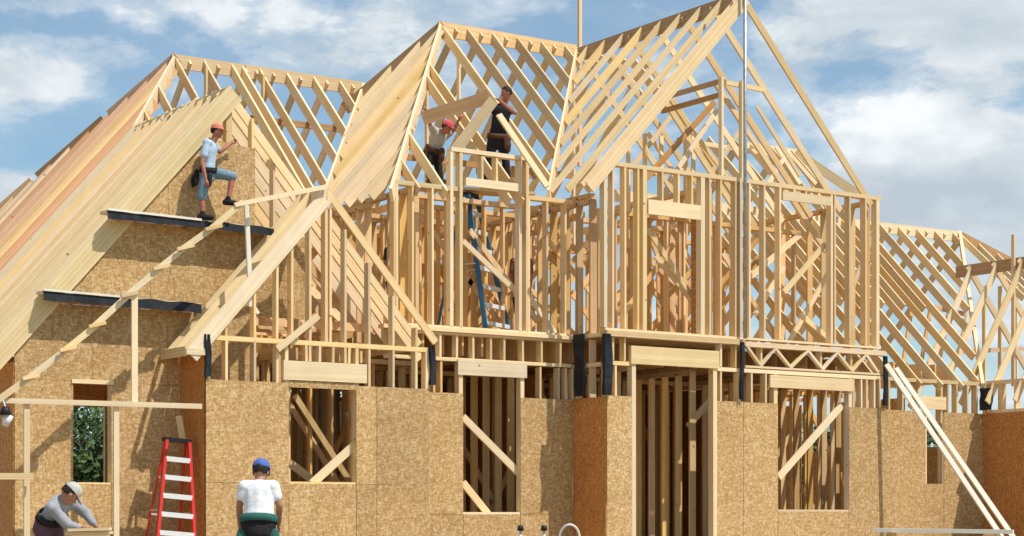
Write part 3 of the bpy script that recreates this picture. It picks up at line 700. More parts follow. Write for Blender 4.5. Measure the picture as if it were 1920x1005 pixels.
# braces seen in the ground floor openings
for a, b, Y in (((585, 907), (664, 835), YA + .12), ((868, 782), (973, 888), YB + .12), ((868, 905), (915, 964), YB + .16), ((1460, 895), (1578, 760), YC + .12), ((543, 868), (585, 900), YA + .9), ((1290, 800), (1335, 745), YC + 1.2)):
    beam('brace', PY(a[0], a[1], Y), PY(b[0], b[1], Y), .04, .13, (0, 1, 0), 'pale' if Y < 27.2 or b[0] > 900 else 'wood', H, drop=0)
beam('brace', PY(520, 655, YA - .06), PY(597, 592, YA - .02), .04, .10, (0, 1, 0), 'pale', H, drop=0)

# ---- black felt
def felt(px, y0, y1, Y, w=.11, th=.03, flare=0.0, X=None):
    bm = bmesh.new(); x = XP(px, Y) if X is None else X
    if X is not None: r_ = ray(px, 700); Y = r_.y * X / r_.x
    za, zb = PY(px, y0, Y).z, PY(px, y1, Y).z; n = 14; ring = []
    for i in range(n + 1):
        t = i / n; z = za + (zb - za) * t; dx = .012 * math.sin(5 * t + px); ww = w * (1 + flare * math.sin(3.1 * t)) * (.93 + .07 * math.sin(9 * t + px))
        ring.append([bm.verts.new((x + dx + sx_ * ww / 2, Y - .02 - dy_, z) if X is None else (x - .02 - dy_, Y + dx + sx_ * ww / 2, z)) for sx_, dy_ in ((-1, 0), (-.8, th * (1.4 + .4 * math.sin(7 * t))), (-.1, th * (.8 + .6 * math.sin(4 * t + px))), (.7, th * 1.3), (1, .01))])
    for a, b in zip(ring, ring[1:]):
        for j in range(5): bm.faces.new((a[j], a[(j + 1) % 5], b[(j + 1) % 5], b[j]))
    bm.faces.new(ring[0]); bm.faces.new(ring[-1][::-1]); bmesh.ops.recalc_face_normals(bm, faces=bm.faces)
    return obj('felt_strip', bm, 'felt', H)
felt(388, 627, 706, YA, .12); felt(809, 648, 722, YA, .13); felt(1088, 627, 743, YB, .34, .03, X=XC - .05); felt(1136, 626, 741, YC - .03, .19, .05, .3)
felt(1389, 642, 749, YC - .03, .10); felt(1658, 668, 761, YC - .02, .12); felt(1850, 728, 769, YE, .36, X=XW - .05)

# ledges on the sheathed gable, wrapped in felt
def ledge(a, b, d):
    pa, pb = PY(a[0], a[1], YG - .28), PY(b[0], b[1], YG - .28); pb.z = pa.z - .03
    beam('ledge_board', pa + V((0, .13, .02)), pb + V((0, .13, .02)), .28, .04, (0, 1, 0), 'pale', H)
    bm = bmesh.new(); n = 30; rows_ = []
    for i in range(n + 1):
        p = pa.lerp(pb, i / n); h = d * (1 + .12 * math.sin(i * .9) * random.random())
        rows_.append([bm.verts.new(p + V((0, .27, .03))), bm.verts.new(p + V((0, -.03, .012 + .01 * math.sin(i)))), bm.verts.new(p + V((0, -.035 - .006 * random.random(), -h))), bm.verts.new(p + V((0, .0, -h + .01)))])
    for r0, r1 in zip(rows_, rows_[1:]):
        for j in range(3): bm.faces.new((r0[j], r0[j + 1], r1[j + 1], r1[j]))
    obj('felt_strip', bm, 'felt', H)
    beam('ledge_board', pa + V((0, -.045, .045)), pa.lerp(pb, .55) + V((0, -.045, .035)), .012, .035, (0, 1, 0), 'white_board', H)
    for t in (.1, .5, .9):
        p = pa.lerp(pb, t); beam('bracket', p + V((0, -.02, -.03)), p + V((0, .26, -.03)), .04, .08, (1, 0, 0), 'brown', H)
ledge((200, 396), (512, 428), .11); ledge((80, 547), (376, 575), .13)

# ------------------------------------------------------------------ scaffold
YS = YG - 1.05
SC = thing('lumber_scaffold', 'makeshift scaffold of thin pale boards with a long sloping rail before the sheathed gable wall', 'scaffold', (10, YS, 0))
def sb(a, b, Y0=YS, Y1=None, th=.04, d=.09, mat='pale', name='rail'):
    return beam(name, PY(a[0], a[1], Y0), PY(b[0], b[1], Y0 if Y1 is None else Y1), th, d, (0, 1, 0), mat, SC, drop=0)
z_ = PY(0, 752, YS).z
sb((-90, 748), (378, 762), name='rail', d=.075)
for px, pt, pb in ((50, 757, 1140), (218, 760, 1140)): sb((px, pt), (px, pb), YS + .04, name='post', d=.085)
sb((252, 540), (252, 756), YS + .04, name='post', d=.09)
sb((462, 385), (470, 575), YS + .2, name='post', d=.07, mat='white_board'); sb((472, 570), (484, 588), YS + .2, name='post', d=.05, mat='white_board')
pts = [(-20, 762), (55, 708), (125, 655), (180, 610), (240, 553), (300, 502), (345, 465), (398, 428), (448, 384)]
for i in range(len(pts) - 1):
    a, b = pts[i], pts[i + 1]
    sb((a[0] - 6, a[1] + 4), (b[0] + 8, b[1] - 6), YS - .04 + (.045 if i % 2 else 0), name='sloping_rail', d=.085, mat='pale')
for p in pts[1:-1]: sb((p[0] - 13, p[1] + 2), (p[0] + 18, p[1] - 5), YS - .09, name='cleat', d=.05, th=.05, mat='wood')
sb((440, 384), (612, 350), YS - .02, YA - .08, name='rail', d=.07, mat='pale')
sb((-60, 893), (62, 893), YS - .1, name='rail', d=.09, mat='wood')

# ------------------------------------------------------------------ stepladders
def stepladder(name, label, topc, W0, W1, Hh, spread, roll, rail, group, yaw=0.0, nst=7, topmat='black_plastic'):
    t = thing(name, label, 'ladder', topc, group)
    Rm = Matrix.Rotation(yaw, 4, 'Z') @ Matrix.Rotation(roll, 4, 'Y')
    def P(x, y, z): return V(topc) + (Rm @ V((x, y, z)))
    X = (Rm @ V((1, 0, 0)))
    for s in (-1, 1):
        beam('rail', P(s * W0 / 2, -.06, 0), P(s * W1 / 2, -spread, -Hh), .045, .085, X, rail, t, drop=0)
        beam('rear_rail', P(s * W0 / 2 * .9, .06, 0), P(s * W1 / 2 * .9, spread * .75, -Hh), .025, .045, X, rail, t, drop=0)
        beam('foot', P(s * W1 / 2, -spread, -Hh + .05), P(s * W1 / 2, -spread - .003, -Hh), .04, .09, X, 'black_plastic', t, drop=0)
        beam('spreader_bar', P(s * W1 * .4, -spread * .55, -Hh * .5), P(s * W1 * .38, spread * .45, -Hh * .5), .006, .02, X, 'aluminium', t, drop=0)
    for i in range(1, nst + 1):
        u = i / (nst + .6); w = W0 + (W1 - W0) * u; y = -.06 - (spread - .06) * u
        beam('step', P(-w / 2 + .012, y, -Hh * u), P(w / 2 - .012, y, -Hh * u), .09, .075, (Rm @ V((0, 1, 0))), 'white_plastic', t, drop=0)
        if i % 2 == 0: beam('rear_brace', P(-w / 2 * .9, spread * .75 * u, -Hh * u), P(w / 2 * .9, spread * .75 * u, -Hh * u), .015, .025, (Rm @ V((0, 1, 0))), 'aluminium', t, drop=0)
    beam('top_cap', P(-W0 / 2 - .03, 0, .02), P(W0 / 2 + .03, 0, .02), .17, .06, (Rm @ V((0, 1, 0))), topmat, t, drop=0)
    return t
tp = PY(331, 828, YG - .55)
stepladder('stepladder', 'red fibreglass stepladder with silver steps standing by the shaded side wall', tp, .36, .68, tp.z - .0, .5, math.radians(5.0), 'red_rail', None, -.1, 7)
tp = PY(880, 368, YB + 1.25)
stepladder('stepladder', 'blue stepladder standing on the upper floor behind the centre studs', tp, .34, .95, tp.z - ZD, .6, 0, 'blue_rail', None, .5, 7)
tp = PY(333, 782, YG - .3)
o = beam('loose_board', PY(340, 780, YG - .35), PY(348, 826, YG - .45), .04, .09, (0, 1, 0), 'wood'); tag(o, 'short board end resting on the cap of the red stepladder', 'board')

# ------------------------------------------------------------------ leaning boards and loose lumber
G_ = 'pale boards leaning against the window bay'
for i, (a, b, lb) in enumerate((((1662, 683), (1868, 992), 'left one of two long cream boards leaning against the right corner'), ((1680, 690), (1888, 990), 'right one of two long cream boards leaning against the right corner'))):
    p0 = PY(a[0], a[1], YC - .16); p1 = PY(b[0], b[1], YC - 1.9 - .1 * i)
    o = beam('leaning_board', p0, p1 + (p1 - p0) * .30, .04, .095, (0.3, 1, 0), 'white_board', drop=0); tag(o, lb, 'board', G_)
SH = thing('sawhorse', 'low sawhorse under the long plank at the lower right', 'sawhorse', PD(1690, 1010, 27))
pa, pb = PD(1640, 990, 27), PD(1900, 993, 26.4)
o = beam('plank', pa, pb, .24, .06, FW, 'white_board', None); tag(o, 'long pale plank lying level across a sawhorse at the lower right', 'plank')
zt = pa.z - .06
for px in (1675, 1860):
    c = PD(px, 1000, 26.8)
    beam('top_rail', c + FW * -.35 + V((0, 0, zt - c.z)), c + FW * .35 + V((0, 0, zt - c.z)), .05, .09, RT, 'wood', SH)
    for s in (-1, 1):
        for u in (-.3, .3): beam('leg', V((c.x, c.y, zt - .05)) + FW * u, V((c.x, c.y, 0)) + FW * (u * 1.2) + RT * (s * .25), .04, .09, FW, 'wood', SH, drop=0)
ST = thing('sawhorse', 'sawhorse standing before the man in the grey shirt', 'sawhorse', V((PD(170, 1000, 23.4).x, PD(170, 1000, 23.4).y, 0)))
c0, c1 = PD(135, 1003, 23.2), PD(205, 1001, 23.2)
beam('top_rail', c0, c1, .09, .09, FW, 'wood', ST)
for c in (c0, c1):
    for s in (-1, 1): beam('leg', V((c.x, c.y, c.z - .06)), V((c.x, c.y, 0)) + FW * (s * .28), .04, .09, RT, 'wood', ST, drop=0)
for i, (a, b, dy, lb) in enumerate((((130, 991), (207, 989), 0, 'top board in the small stack on the sawhorse by the grey shirted man'), ((127, 998), (209, 996), .05, 'lower board in the small stack on the sawhorse by the grey shirted man'))):
    o = beam('board', PD(a[0], a[1], 23.2 + dy), PD(b[0], b[1], 23.2 + dy), .2, .035, FW, 'pale', None); tag(o, lb, 'board', 'boards stacked on the sawhorse')

# white hose loop and two capped posts at the lower edge
hc = PD(1068, 1012, 24)
bm = bmesh.new(); n = 40; m_ = 8; R0 = .15; rr = .014; rings = []
for i in range(n):
    a = 2 * math.pi * i / n; c = hc + RT * (R0 * .85 * math.cos(a)) + UP * (R0 * 1.15 * math.sin(a) + .02) + FW * (.03 * math.cos(a * 2)); rad = RT * math.cos(a) + UP * math.sin(a)
    rings.append([bm.verts.new(c + rad * (rr * math.cos(2 * math.pi * j / m_)) + FW * (rr * math.sin(2 * math.pi * j / m_))) for j in range(m_)])
for i in range(n):
    for j in range(m_): bm.faces.new((rings[i][j], rings[i][(j + 1) % m_], rings[(i + 1) % n][(j + 1) % m_], rings[(i + 1) % n][j]))
hl = obj('hose', bm, 'white_plastic', None, True); tag(hl, 'loop of white hose sticking up in front of the shaded side wall', 'hose')
bm = bmesh.new(); abox(bm, hc.x - .3, hc.x + .3, hc.y - .2, hc.y + .2, 0.0, hc.z - .15)
cr = thing('tool_crate', 'low wooden crate that carries the white hose loop', 'crate', (hc.x, hc.y, 0))
obj('crate_body', bm, 'wood', cr)
for k in range(4):
    beam('slat', (hc.x - .32, hc.y - .21, .1 + k * .17), (hc.x + .32, hc.y - .21, .1 + k * .17), .02, .11, (0, 1, 0), 'pale', cr)
for i, (px, w) in enumerate(((976, 'left'), (1020, 'right'))):
    c = PD(px, 990, 24.2); t = thing('capped_stake', '%s one of two thin stakes with black caps at the lower edge' % w, 'stake', (c.x, c.y, 0), 'capped stakes')
    bm = pole((c.x, c.y, 0), c.z - .03, .018, 'steel'); obj('shaft', bm, 'white_plastic', t, True)
    bm = bmesh.new(); bmesh.ops.create_cone(bm, cap_ends=True, segments=14, radius1=.045, radius2=.035, depth=.07, matrix=Matrix.Translation((c.x, c.y, c.z))); obj('cap', bm, 'black_plastic', t, True)
# work light at the left edge, on the scaffold post line
c = PY(10, 778, YS - .15); t = thing('work_lamp', 'small white work lamp with black hood hanging at the left edge', 'lamp', c)
bm = bmesh.new(); bmesh.ops.create_cone(bm, cap_ends=True, segments=18, radius1=.09, radius2=.05, depth=.12, matrix=Matrix.Translation(c + V((0, 0, .06)))); obj('hood', bm, 'black_plastic', t, True)
bm = bmesh.new(); bmesh.ops.create_cone(bm, cap_ends=True, segments=18, radius1=.045, radius2=.075, depth=.16, matrix=Matrix.Translation(c + V((.02, 0, -.08))) @ Matrix.Rotation(.3, 4, 'Y')); obj('lamp_body', bm, 'white_plastic', t, True)
beam('hook', c + V((0, 0, .11)), c + V((0, .1, .22)), .015, .015, (1, 0, 0), 'steel', t, drop=0)

# ------------------------------------------------------------------ people
def ico(bm, c, r, sub=2, sc=(1, 1, 1), ax=None):
    m = Matrix.Translation(c) @ (ax if ax else Matrix()) @ Matrix.Diagonal((r * sc[0], r * sc[1], r * sc[2], 1))
    bmesh.ops.create_icosphere(bm, subdivisions=sub, radius=1.0, matrix=m)
def limb(bm, pts, flat=None):
    """tapered run of overlapping spheres through (point, radius) pairs; flat = (axis matrix, scale) widens a torso"""
    for (a, ra), (b, rb) in zip(pts, pts[1:]):
        a, b = V(a), V(b); L = (b - a).length; n = max(2, int(L / (min(ra, rb) * .35)) + 1)
        for i in range(n + 1):
            t = i / n; ico(bm, a.lerp(b, t), ra + (rb - ra) * t, 2 if ra > .03 else 1, flat[1] if flat else (1, 1, 1), flat[0] if flat else None)
def fuse(name, bm, mat, parent, vox=.012, smooth=4):
    me = bpy.data.meshes.new('tmp'); bm.to_mesh(me); bm.free(); o = bpy.data.objects.new('tmp', me); COL.objects.link(o)
    m = o.modifiers.new('r', 'REMESH'); m.mode = 'VOXEL'; m.voxel_size = vox
    s = o.modifiers.new('s', 'SMOOTH'); s.iterations = smooth; s.factor = .6
    dg = bpy.context.evaluated_depsgraph_get(); ev = o.evaluated_get(dg)
    me2 = bpy.data.meshes.new_from_object(ev); bpy.data.objects.remove(o); bpy.data.meshes.remove(me)
    me2.name = name; me2.transform(Matrix.Translation(-parent.location)); me2.materials.clear(); me2.materials.append(M[mat])
    for p in me2.polygons: p.use_smooth = True
    r = bpy.data.objects.new(name, me2); COL.objects.link(r); r.parent = parent
    return r
def person(label, d, J, face, cols, cap=None, hair=True, sleeves=.6, shorts=False, belt='leather', pouches=(), k=1.0, group=None, hat='cap', hair_long=False):
    """J: joints as (px, py, dd) in the photograph's directions at depth d+dd; face: facing direction (world)"""
    P = {n: PD(v[0], v[1], d + v[2]) for n, v in J.items()}
    low = min(P['fl'].z, P['fr'].z); base = (P['fl'] + P['fr']) / 2; base.z = low
    t = thing('person', label, 'person', base, group)
    face = V(face).normalized()
    up = (P['neck'] - P['hip']).normalized()
    acr = (P['sr'] - P['sl']).normalized()
    ax = Matrix((acr, up.cross(acr) * -1, up)).transposed().to_4x4()
    hd = P['head']; side = face.cross(UP).normalized(); hup = side.cross(face).normalized()
    hx = Matrix((side, face, hup)).transposed().to_4x4()
    def torso(bm, g):
        limb(bm, [(P['hip'], (.125 + g) * k), (P['hip'].lerp(P['neck'], .35), (.112 + g) * k), (P['hip'].lerp(P['neck'], .78), (.125 + g) * k)], (ax, (1.28, .85, 1)))
        limb(bm, [(P['sl'], (.062 + g) * k), (P['neck'] - up * .06 * k, (.07 + g) * k), (P['sr'], (.062 + g) * k)])
    # body
    bm = bmesh.new(); torso(bm, 0)
    limb(bm, [(P['neck'] - up * .05, .062 * k), (hd - hup * .05 * k, .056 * k)])
    ico(bm, hd + hup * .02 * k, .098 * k, 3, (.80, .98, 1.12), hx); ico(bm, hd - hup * .055 * k + face * .025 * k, .066 * k, 2, (.85, 1, .9), hx)
    ico(bm, hd + face * .105 * k - hup * .012 * k, .017 * k, 2, (.8, 1.2, 1.3), hx)
    ico(bm, hd + face * .088 * k - hup * .058 * k, .02 * k, 2, (1.3, .7, .5), hx)
    for s in (-1, 1): ico(bm, hd + side * (.082 * k * s) - hup * .005, .026 * k, 2, (.4, .8, 1.2), hx)
    for a in 'lr':
        s_, e_, h_ = P['s' + a], P['e' + a], P['h' + a]; fd = (h_ - e_).normalized()
        limb(bm, [(s_, .053 * k), (s_.lerp(e_, .4), .048 * k), (e_, .038 * k)]); limb(bm, [(e_, .038 * k), (e_.lerp(h_, .35), .038 * k), (h_, .026 * k)])
        lat = fd.cross(acr); lat = lat.normalized() if lat.length > .2 else fd.cross(UP).normalized()
        pm = h_ + fd * .05 * k; ico(bm, pm, .042 * k, 2, (.95, .55, 1.1), Matrix((lat, fd.cross(lat), fd)).transposed().to_4x4())
        cu = fd.cross(lat) * (1 if (fd.cross(lat)).dot(face) > 0 else -1)
        for f, (o_, l_) in enumerate(((-.027, .062), (-.009, .072), (.010, .068), (.027, .052))):
            r0 = pm + fd * .03 * k + lat * o_ * k; m1 = r0 + (fd * .8 + cu * .4).normalized() * l_ * .5 * k; m2 = m1 + (fd * .4 + cu * .9).normalized() * l_ * .5 * k
            limb(bm, [(r0, .0105 * k), (m1, .0095 * k), (m2, .008 * k)])
        th0 = pm - lat * .032 * k - fd * .01 * k; limb(bm, [(th0, .012 * k), (th0 - lat * .018 * k + fd * .03 * k, .011 * k), (th0 - lat * .012 * k + fd * .055 * k + cu * .015 * k, .009 * k)])
        kn, ft = P['k' + a], P['f' + a]; hp = P['hip'] + acr * ((.085 if a == 'r' else -.085) * k)
        limb(bm, [(hp, .088 * k), (hp.lerp(kn, .5), .074 * k), (kn, .054 * k)]); limb(bm, [(kn, .054 * k), (kn.lerp(ft, .3), .056 * k), (ft + UP * .07, .036 * k)])
    body = fuse('body', bm, cols['skin'], t, .0115)
    for s in (-1, 1):
        bm = bmesh.new(); ico(bm, hd + face * .082 * k + side * (.032 * k * s) + hup * .02 * k, .011 * k, 2); e_ = obj('eye', bm, 'black_plastic', t, True); e_.parent = body
    # shirt
    bm = bmesh.new(); torso(bm, .016)
    for a in 'lr':
        s_, e_, h_ = P['s' + a], P['e' + a], P['h' + a]
        if sleeves > 0: limb(bm, [(s_, .072 * k), (s_.lerp(e_, min(1, sleeves)), .066 * k)])
        if sleeves > 1: limb(bm, [(e_, .060 * k), (e_.lerp(h_, .85), .046 * k)])
    fuse('shirt', bm, cols['shirt'], t, .013, 5)
    bm = bmesh.new(); pe = .45 if not shorts else None
    limb(bm, [(P['hip'] - up * .06 * k, .135 * k), (P['hip'] + up * .04 * k, .134 * k)], (ax, (1.28, .92, 1)))
    for a in 'lr':
        kn, ft = P['k' + a], P['f' + a]; hp = P['hip'] + acr * ((.085 if a == 'r' else -.085) * k)
        if shorts: limb(bm, [(hp, .105 * k), (hp.lerp(kn, .5), .098 * k), (kn.lerp(ft, .05), .086 * k)])
        else: limb(bm, [(hp, .105 * k), (hp.lerp(kn, .5), .092 * k), (kn, .078 * k)]); limb(bm, [(kn, .078 * k), (kn.lerp(ft, .5), .074 * k), (ft + UP * .09, .066 * k)])
    fuse('trousers' if not shorts else 'shorts', bm, cols['legs'], t, .013, 5)
    toe = V((face.x, face.y, 0)).normalized()
    for a in 'lr':
        bm = bmesh.new(); f0 = P['f' + a]; limb(bm, [(f0 - toe * .05 + UP * .05, .052 * k), (f0 + toe * .08 + UP * .035, .050 * k), (f0 + toe * .15 + UP * .03, .038 * k)]); limb(bm, [(f0 + UP * .05, .052 * k), (f0 + UP * .11, .05 * k)]); fuse('boot', bm, cols.get('boot', 'leather'), t, .012, 3)
    if belt:
        bm = bmesh.new(); n = 28; rg = []
        for i in range(n):
            a_ = 2 * math.pi * i / n; w_ = ax.to_3x3() @ V((math.cos(a_) * .192 * k, math.sin(a_) * .142 * k, 0)); c_ = P['hip'] + up * .06 * k
            rg.append([bm.verts.new(c_ + w_ * s1 + up * dz) for s1, dz in ((1, -.045), (1.05, -.045), (1.05, .045), (1, .045))])
        for i in range(n):
            for j in range(4): bm.faces.new((rg[i][j], rg[(i + 1) % n][j], rg[(i + 1) % n][(j + 1) % 4], rg[i][(j + 1) % 4]))
        bmesh.ops.recalc_face_normals(bm, faces=bm.faces); b_ = obj('tool_belt', bm, belt, t, True)
        for (r_, f_, z_, s1) in pouches:
            c_ = P['hip'] + RT * r_ + FW * f_ + UP * z_; bm = bmesh.new()
            ico(bm, c_, s1, 2, (.85, .5, 1.25), ax); ico(bm, c_ - UP * s1 * .9, s1 * .85, 2, (.9, .5, 1.2), ax); ico(bm, c_ + UP * s1 * .8, s1 * .5, 2, (1.2, .5, .6), ax); q_ = fuse('pouch', bm, belt, t, .012, 2); q_.parent = b_
    # hair, cap
    if hair:
        bm = bmesh.new(); ico(bm, hd + hup * .03 * k - face * .014 * k, .104 * k, 3, (.84, .98, 1.08), hx)
        if hair_long: limb(bm, [(hd - face * .06, .07), (hd - face * .07 - hup * .12, .05)])
        o_ = obj('hair', bm, 'hair', t, True)
        # keep the face free
        bm = bmesh.new(); bm.from_mesh(o_.data)
        loc = t.location
        dl = [v for v in bm.verts if (v.co + loc - hd).dot(face) > .045 * k and (v.co + loc - hd).dot(hup) < .075 * k]
        dl += [v for v in bm.verts if (v.co + loc - hd).dot(hup) < -.045 * k and v not in dl and not hair_long]
        bmesh.ops.delete(bm, geom=dl, context='VERTS'); bm.to_mesh(o_.data); bm.free()
    if cap:
        bm = bmesh.new(); ico(bm, hd + hup * .045 * k - face * .004 * k, .112 * k, 3, (.86, .98, 1.0), hx)
        bmesh.ops.delete(bm, geom=[v for v in bm.verts if (v.co - hd).dot(hup) < .042 * k], context='VERTS')
        cp = obj('cap', bm, cap, t, True)
        if hat == 'cap':
            fdir = face
            bm = bmesh.new(); a0 = [(-.075, .07), (-.06, .14), (-.02, .175), (.02, .175), (.06, .14), (.075, .07)]
            lo = [bm.verts.new(hd + hup * (.045 - .02 * (y_ > .1)) * k + side * x_ * k + fdir * y_ * k) for x_, y_ in a0]; hi = [bm.verts.new(v.co + hup * .009) for v in lo]
            bm.faces.new(lo); bm.faces.new(hi[::-1])
            for i in range(6): bm.faces.new((lo[i], hi[i], hi[(i + 1) % 6], lo[(i + 1) % 6]))
            bmesh.ops.recalc_face_normals(bm, faces=bm.faces); pk = obj('cap_peak', bm, cap, t, True); pk.parent = cp
    return t
# roof man on the ledge, facing right, one foot up on the rail
person('man in pale blue T-shirt, denim shorts and orange cap stepping along the gable ledge', 29.62,
       dict(head=(407, 247, 0), neck=(396, 266, 0), hip=(390, 325, 0), sl=(388, 268, -.16), sr=(398, 268, .16), el=(379, 305, -.24), hl=(386, 336, -.26), er=(412, 285, .25), hr=(432, 270, .35),
            kl=(378, 367, -.08), fl=(380, 412, -.08), kr=(436, 328, .1), fr=(428, 385, .05)),
       RT * 1 + UP * -.12 - FW * .1, dict(skin='skin_red', shirt='pale_blue_cloth', legs='denim', boot='black_cloth'), cap='orange_cloth', sleeves=.62, shorts=True, belt='black_cloth', pouches=((-.17, -.08, -.05, .09), (-.23, -.02, -.10, .07), (.05, -.15, -.1, .08)), k=.93)
# two men on the roof deck
person('man in white shirt and pink cap lifting a dark plank between the middle rafters', 34.3,
       dict(head=(838, 240, -.1), neck=(826, 246, 0), hip=(812, 288, .1), sl=(812, 243, -.1), sr=(834, 256, .15), el=(806, 232, -.25), hl=(800, 214, -.3), er=(850, 245, .1), hr=(860, 225, .05),
            kl=(803, 312, 0), fl=(808, 345, 0), kr=(822, 314, .15), fr=(826, 345, .15)),
       RT * .8 - FW * .5 - UP * .35, dict(skin='skin_red', shirt='cream_cloth', legs='black_cloth'), cap='pink_cloth', sleeves=.6, belt='leather', pouches=((.16, -.12, -.02, .09), (-.12, -.12, 0, .08)), k=.98)
person('bareheaded man in dark vest and trousers holding up a rafter end near the middle', 34.0,
       dict(head=(950, 176, -.1), neck=(944, 194, -.05), hip=(932, 262, 0), sl=(924, 205, -.05), sr=(956, 208, .1), el=(913, 200, -.2), hl=(912, 180, -.28), er=(966, 212, -.15), hr=(938, 190, -.3),
            kl=(918, 300, 0), fl=(912, 345, 0), kr=(948, 300, .1), fr=(952, 345, .1)),
       RT * -.9 - FW * .35 - UP * .25, dict(skin='skin_red', shirt='black_cloth', legs='black_cloth'), cap=None, sleeves=0, belt='leather', pouches=((.18, -.05, -.02, .09), (.20, .05, -.1, .07)), k=1.0)
person('man partly hidden behind studs in dark clothes deep in the upper floor', 35.3,
       dict(head=(744, 452, 0), neck=(742, 466, 0), hip=(742, 530, 0), sl=(727, 470, 0), sr=(757, 470, 0), el=(722, 495, -.1), hl=(735, 500, -.3), er=(763, 495, -.1), hr=(750, 505, -.3),
            kl=(735, 580, 0), fl=(735, 637, 0), kr=(750, 580, 0), fr=(750, 637, 0)),
       -FW, dict(skin='skin', shirt='dark_denim', legs='black_cloth'), cap='white_cloth', sleeves=.6, belt=None)
person('worker in rust red shirt standing behind the studs right of the blue stepladder', 35.0,
       dict(head=(977, 470, 0), neck=(977, 486, 0), hip=(978, 550, 0), sl=(963, 491, 0), sr=(992, 491, 0), el=(959, 520, 0), hl=(962, 548, -.1), er=(996, 520, 0), hr=(992, 548, -.1),
            kl=(973, 596, 0), fl=(972, 640, 0), kr=(984, 596, 0), fr=(985, 640, 0)),
       RT * -.6 - FW * .7, dict(skin='skin_red', shirt='rust_cloth', legs='black_cloth'), cap=None, sleeves=.6, belt=None)
# two men on the ground
person('man in grey long sleeved shirt and khaki cap bending over a sawhorse at lower left', 23.6,
       dict(head=(130, 927, -.14), neck=(118, 938, -.05), hip=(92, 978, .0), sl=(97, 952, -.20), sr=(139, 944, .16), el=(128, 985, -.1), hl=(150, 990, -.15), er=(160, 962, .2), hr=(177, 984, .15),
            kl=(82, 1060, .0), fl=(80, 1115, .05), kr=(112, 1060, .15), fr=(115, 1115, .25)),
       RT * .55 + FW * .25 - UP * .7, dict(skin='skin', shirt='grey_cloth', legs='maroon_cloth'), cap='cream_cloth', sleeves=1.5, belt='black_cloth', k=1.12)
person('man in white T-shirt and blue cap seen from behind with green tool belt', 22.0,
       dict(head=(489, 886, .12), neck=(486, 905, .03), hip=(485, 985, -.1), sl=(459, 913, 0), sr=(512, 913, 0), el=(449, 948, .0), hl=(450, 988, .15), er=(524, 948, .0), hr=(523, 980, .15),
            kl=(470, 1060, .05), fl=(468, 1130, -.05), kr=(500, 1060, .05), fr=(502, 1130, -.05)),
       FW * .9 + RT * .15 - UP * .35, dict(skin='skin', shirt='white_cloth', legs='black_cloth'), cap='blue_cloth', sleeves=.5, belt='green_cloth', pouches=((-.19, -.06, -.12, .075), (.19, -.06, -.12, .075)), k=1.1)

# planks the roof men stand on and handle
def lone(name, a, b, da, db, th, dp, side, mat, label, cat='board', group=None):
    return tag(beam(name, PD(a[0], a[1], da), PD(b[0], b[1], db), th, dp, side, mat, None, drop=0), label, cat, group)
lone('staging_plank', (770, 351), (1000, 366), 34.3, 34.6, .5, .05, FW, 'wood', 'wide staging plank on the plates under the two roof workers', 'plank')
lone('roof_plank', (792, 222), (918, 182), 33.6, 33.6, .04, .24, (0, 1, 0), 'brown', 'dark wide plank held level between the two roof workers')
lone('lifted_rafter', (848, 290), (925, 188), 33.5, 33.6, .05, .20, (0, 1, 0), 'pale', 'bright short rafter sloping up to the hand of the dark vested man')
lone('lifted_rafter', (935, 215), (1026, 350), 33.4, 33.2, .04, .12, (0, 1, 0), 'pale', 'bright long rafter sloping down right from the dark vested man')

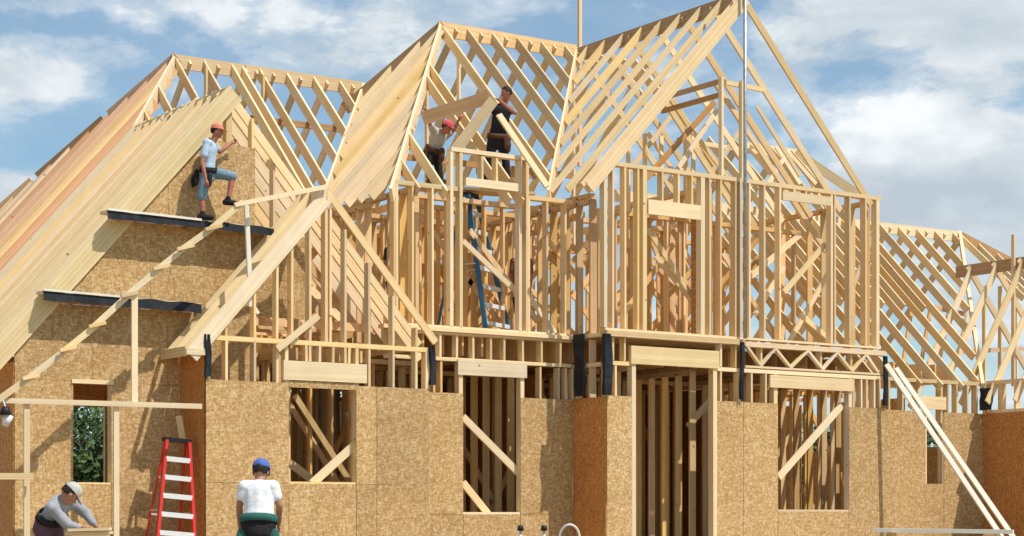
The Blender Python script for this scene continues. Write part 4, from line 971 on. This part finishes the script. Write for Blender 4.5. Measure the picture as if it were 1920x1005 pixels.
# ------------------------------------------------------------------ trees behind the house
def tree(x, y, h, seed, label):
    rnd = random.Random(seed); t = thing('broadleaf_tree', label, 'tree', (x, y, 0), 'trees behind the house')
    bm = bmesh.new()
    def seg(a, b, r0, r1):
        d = b - a; bmesh.ops.create_cone(bm, cap_ends=True, segments=8, radius1=r0, radius2=r1, depth=d.length, matrix=Matrix.Translation((a + b) / 2) @ d.to_track_quat('Z', 'Y').to_matrix().to_4x4())
    b0 = V((x, y, -.1)); cpt = b0; r = h * .03
    for k in range(4):
        nx = cpt + V((rnd.uniform(-.2, .2), rnd.uniform(-.2, .2), h * .17)); seg(cpt, nx, r, r * .8); cpt = nx; r *= .8
    tips = []
    for k in range(9):
        a = rnd.uniform(0, 6.28); s0 = b0 + V((0, 0, h * rnd.uniform(.22, .65))); e = s0 + V((math.cos(a) * h * .22, math.sin(a) * h * .22, h * rnd.uniform(.08, .25))); seg(s0, e, r * .9, r * .25); tips.append(e)
    obj('trunk', bm, 'bark', t)
    tips += [b0 + V((rnd.uniform(-.22, .22) * h, rnd.uniform(-.22, .22) * h, h * rnd.uniform(.25, .95))) for _ in range(26)]
    vs, fs = [], []
    for tp_ in tips:
        rr_ = h * rnd.uniform(.08, .14)
        for _ in range(110):
            d = V((rnd.gauss(0, 1), rnd.gauss(0, 1), rnd.gauss(0, .8))); p = tp_ + d.normalized() * rr_ * rnd.uniform(.4, 1.1); s1 = rnd.uniform(.07, .15)
            u = V((rnd.gauss(0, 1), rnd.gauss(0, 1), rnd.gauss(0, 1))).normalized(); w = u.orthogonal().normalized()
            i = len(vs); vs += [p - u * s1, p + w * s1 * .6, p + u * s1, p - w * s1 * .6]; fs.append((i, i + 1, i + 2, i + 3))
    me = bpy.data.meshes.new('crown'); me.from_pydata([v - t.location for v in vs], [], fs); me.materials.append(M['leaf'])
    o = bpy.data.objects.new('crown', me); COL.objects.link(o); o.parent = t
for i, (px, d, h, lb) in enumerate(((150, 55, 5.5, 'tree seen through the narrow left window opening'), (215, 62, 5.0, 'small tree behind the left wing beside the narrow window view'),
                                    (940, 60, 5.0, 'tree behind the house in line with the tall centre opening'), (1215, 54, 5.2, 'tree seen through the left side of the doorway'),
                                    (1300, 60, 5.0, 'tree seen through the right side of the doorway'), (1510, 62, 4.6, 'tree behind the house seen through the right window opening'),
                                    (1750, 66, 4.6, 'tree behind the house in line with the narrow right opening'), (610, 62, 5.0, 'tree behind the house in line with the square window'))):
    p = PD(px, 969, d); tree(p.x, p.y, h, 11 + i, lb)
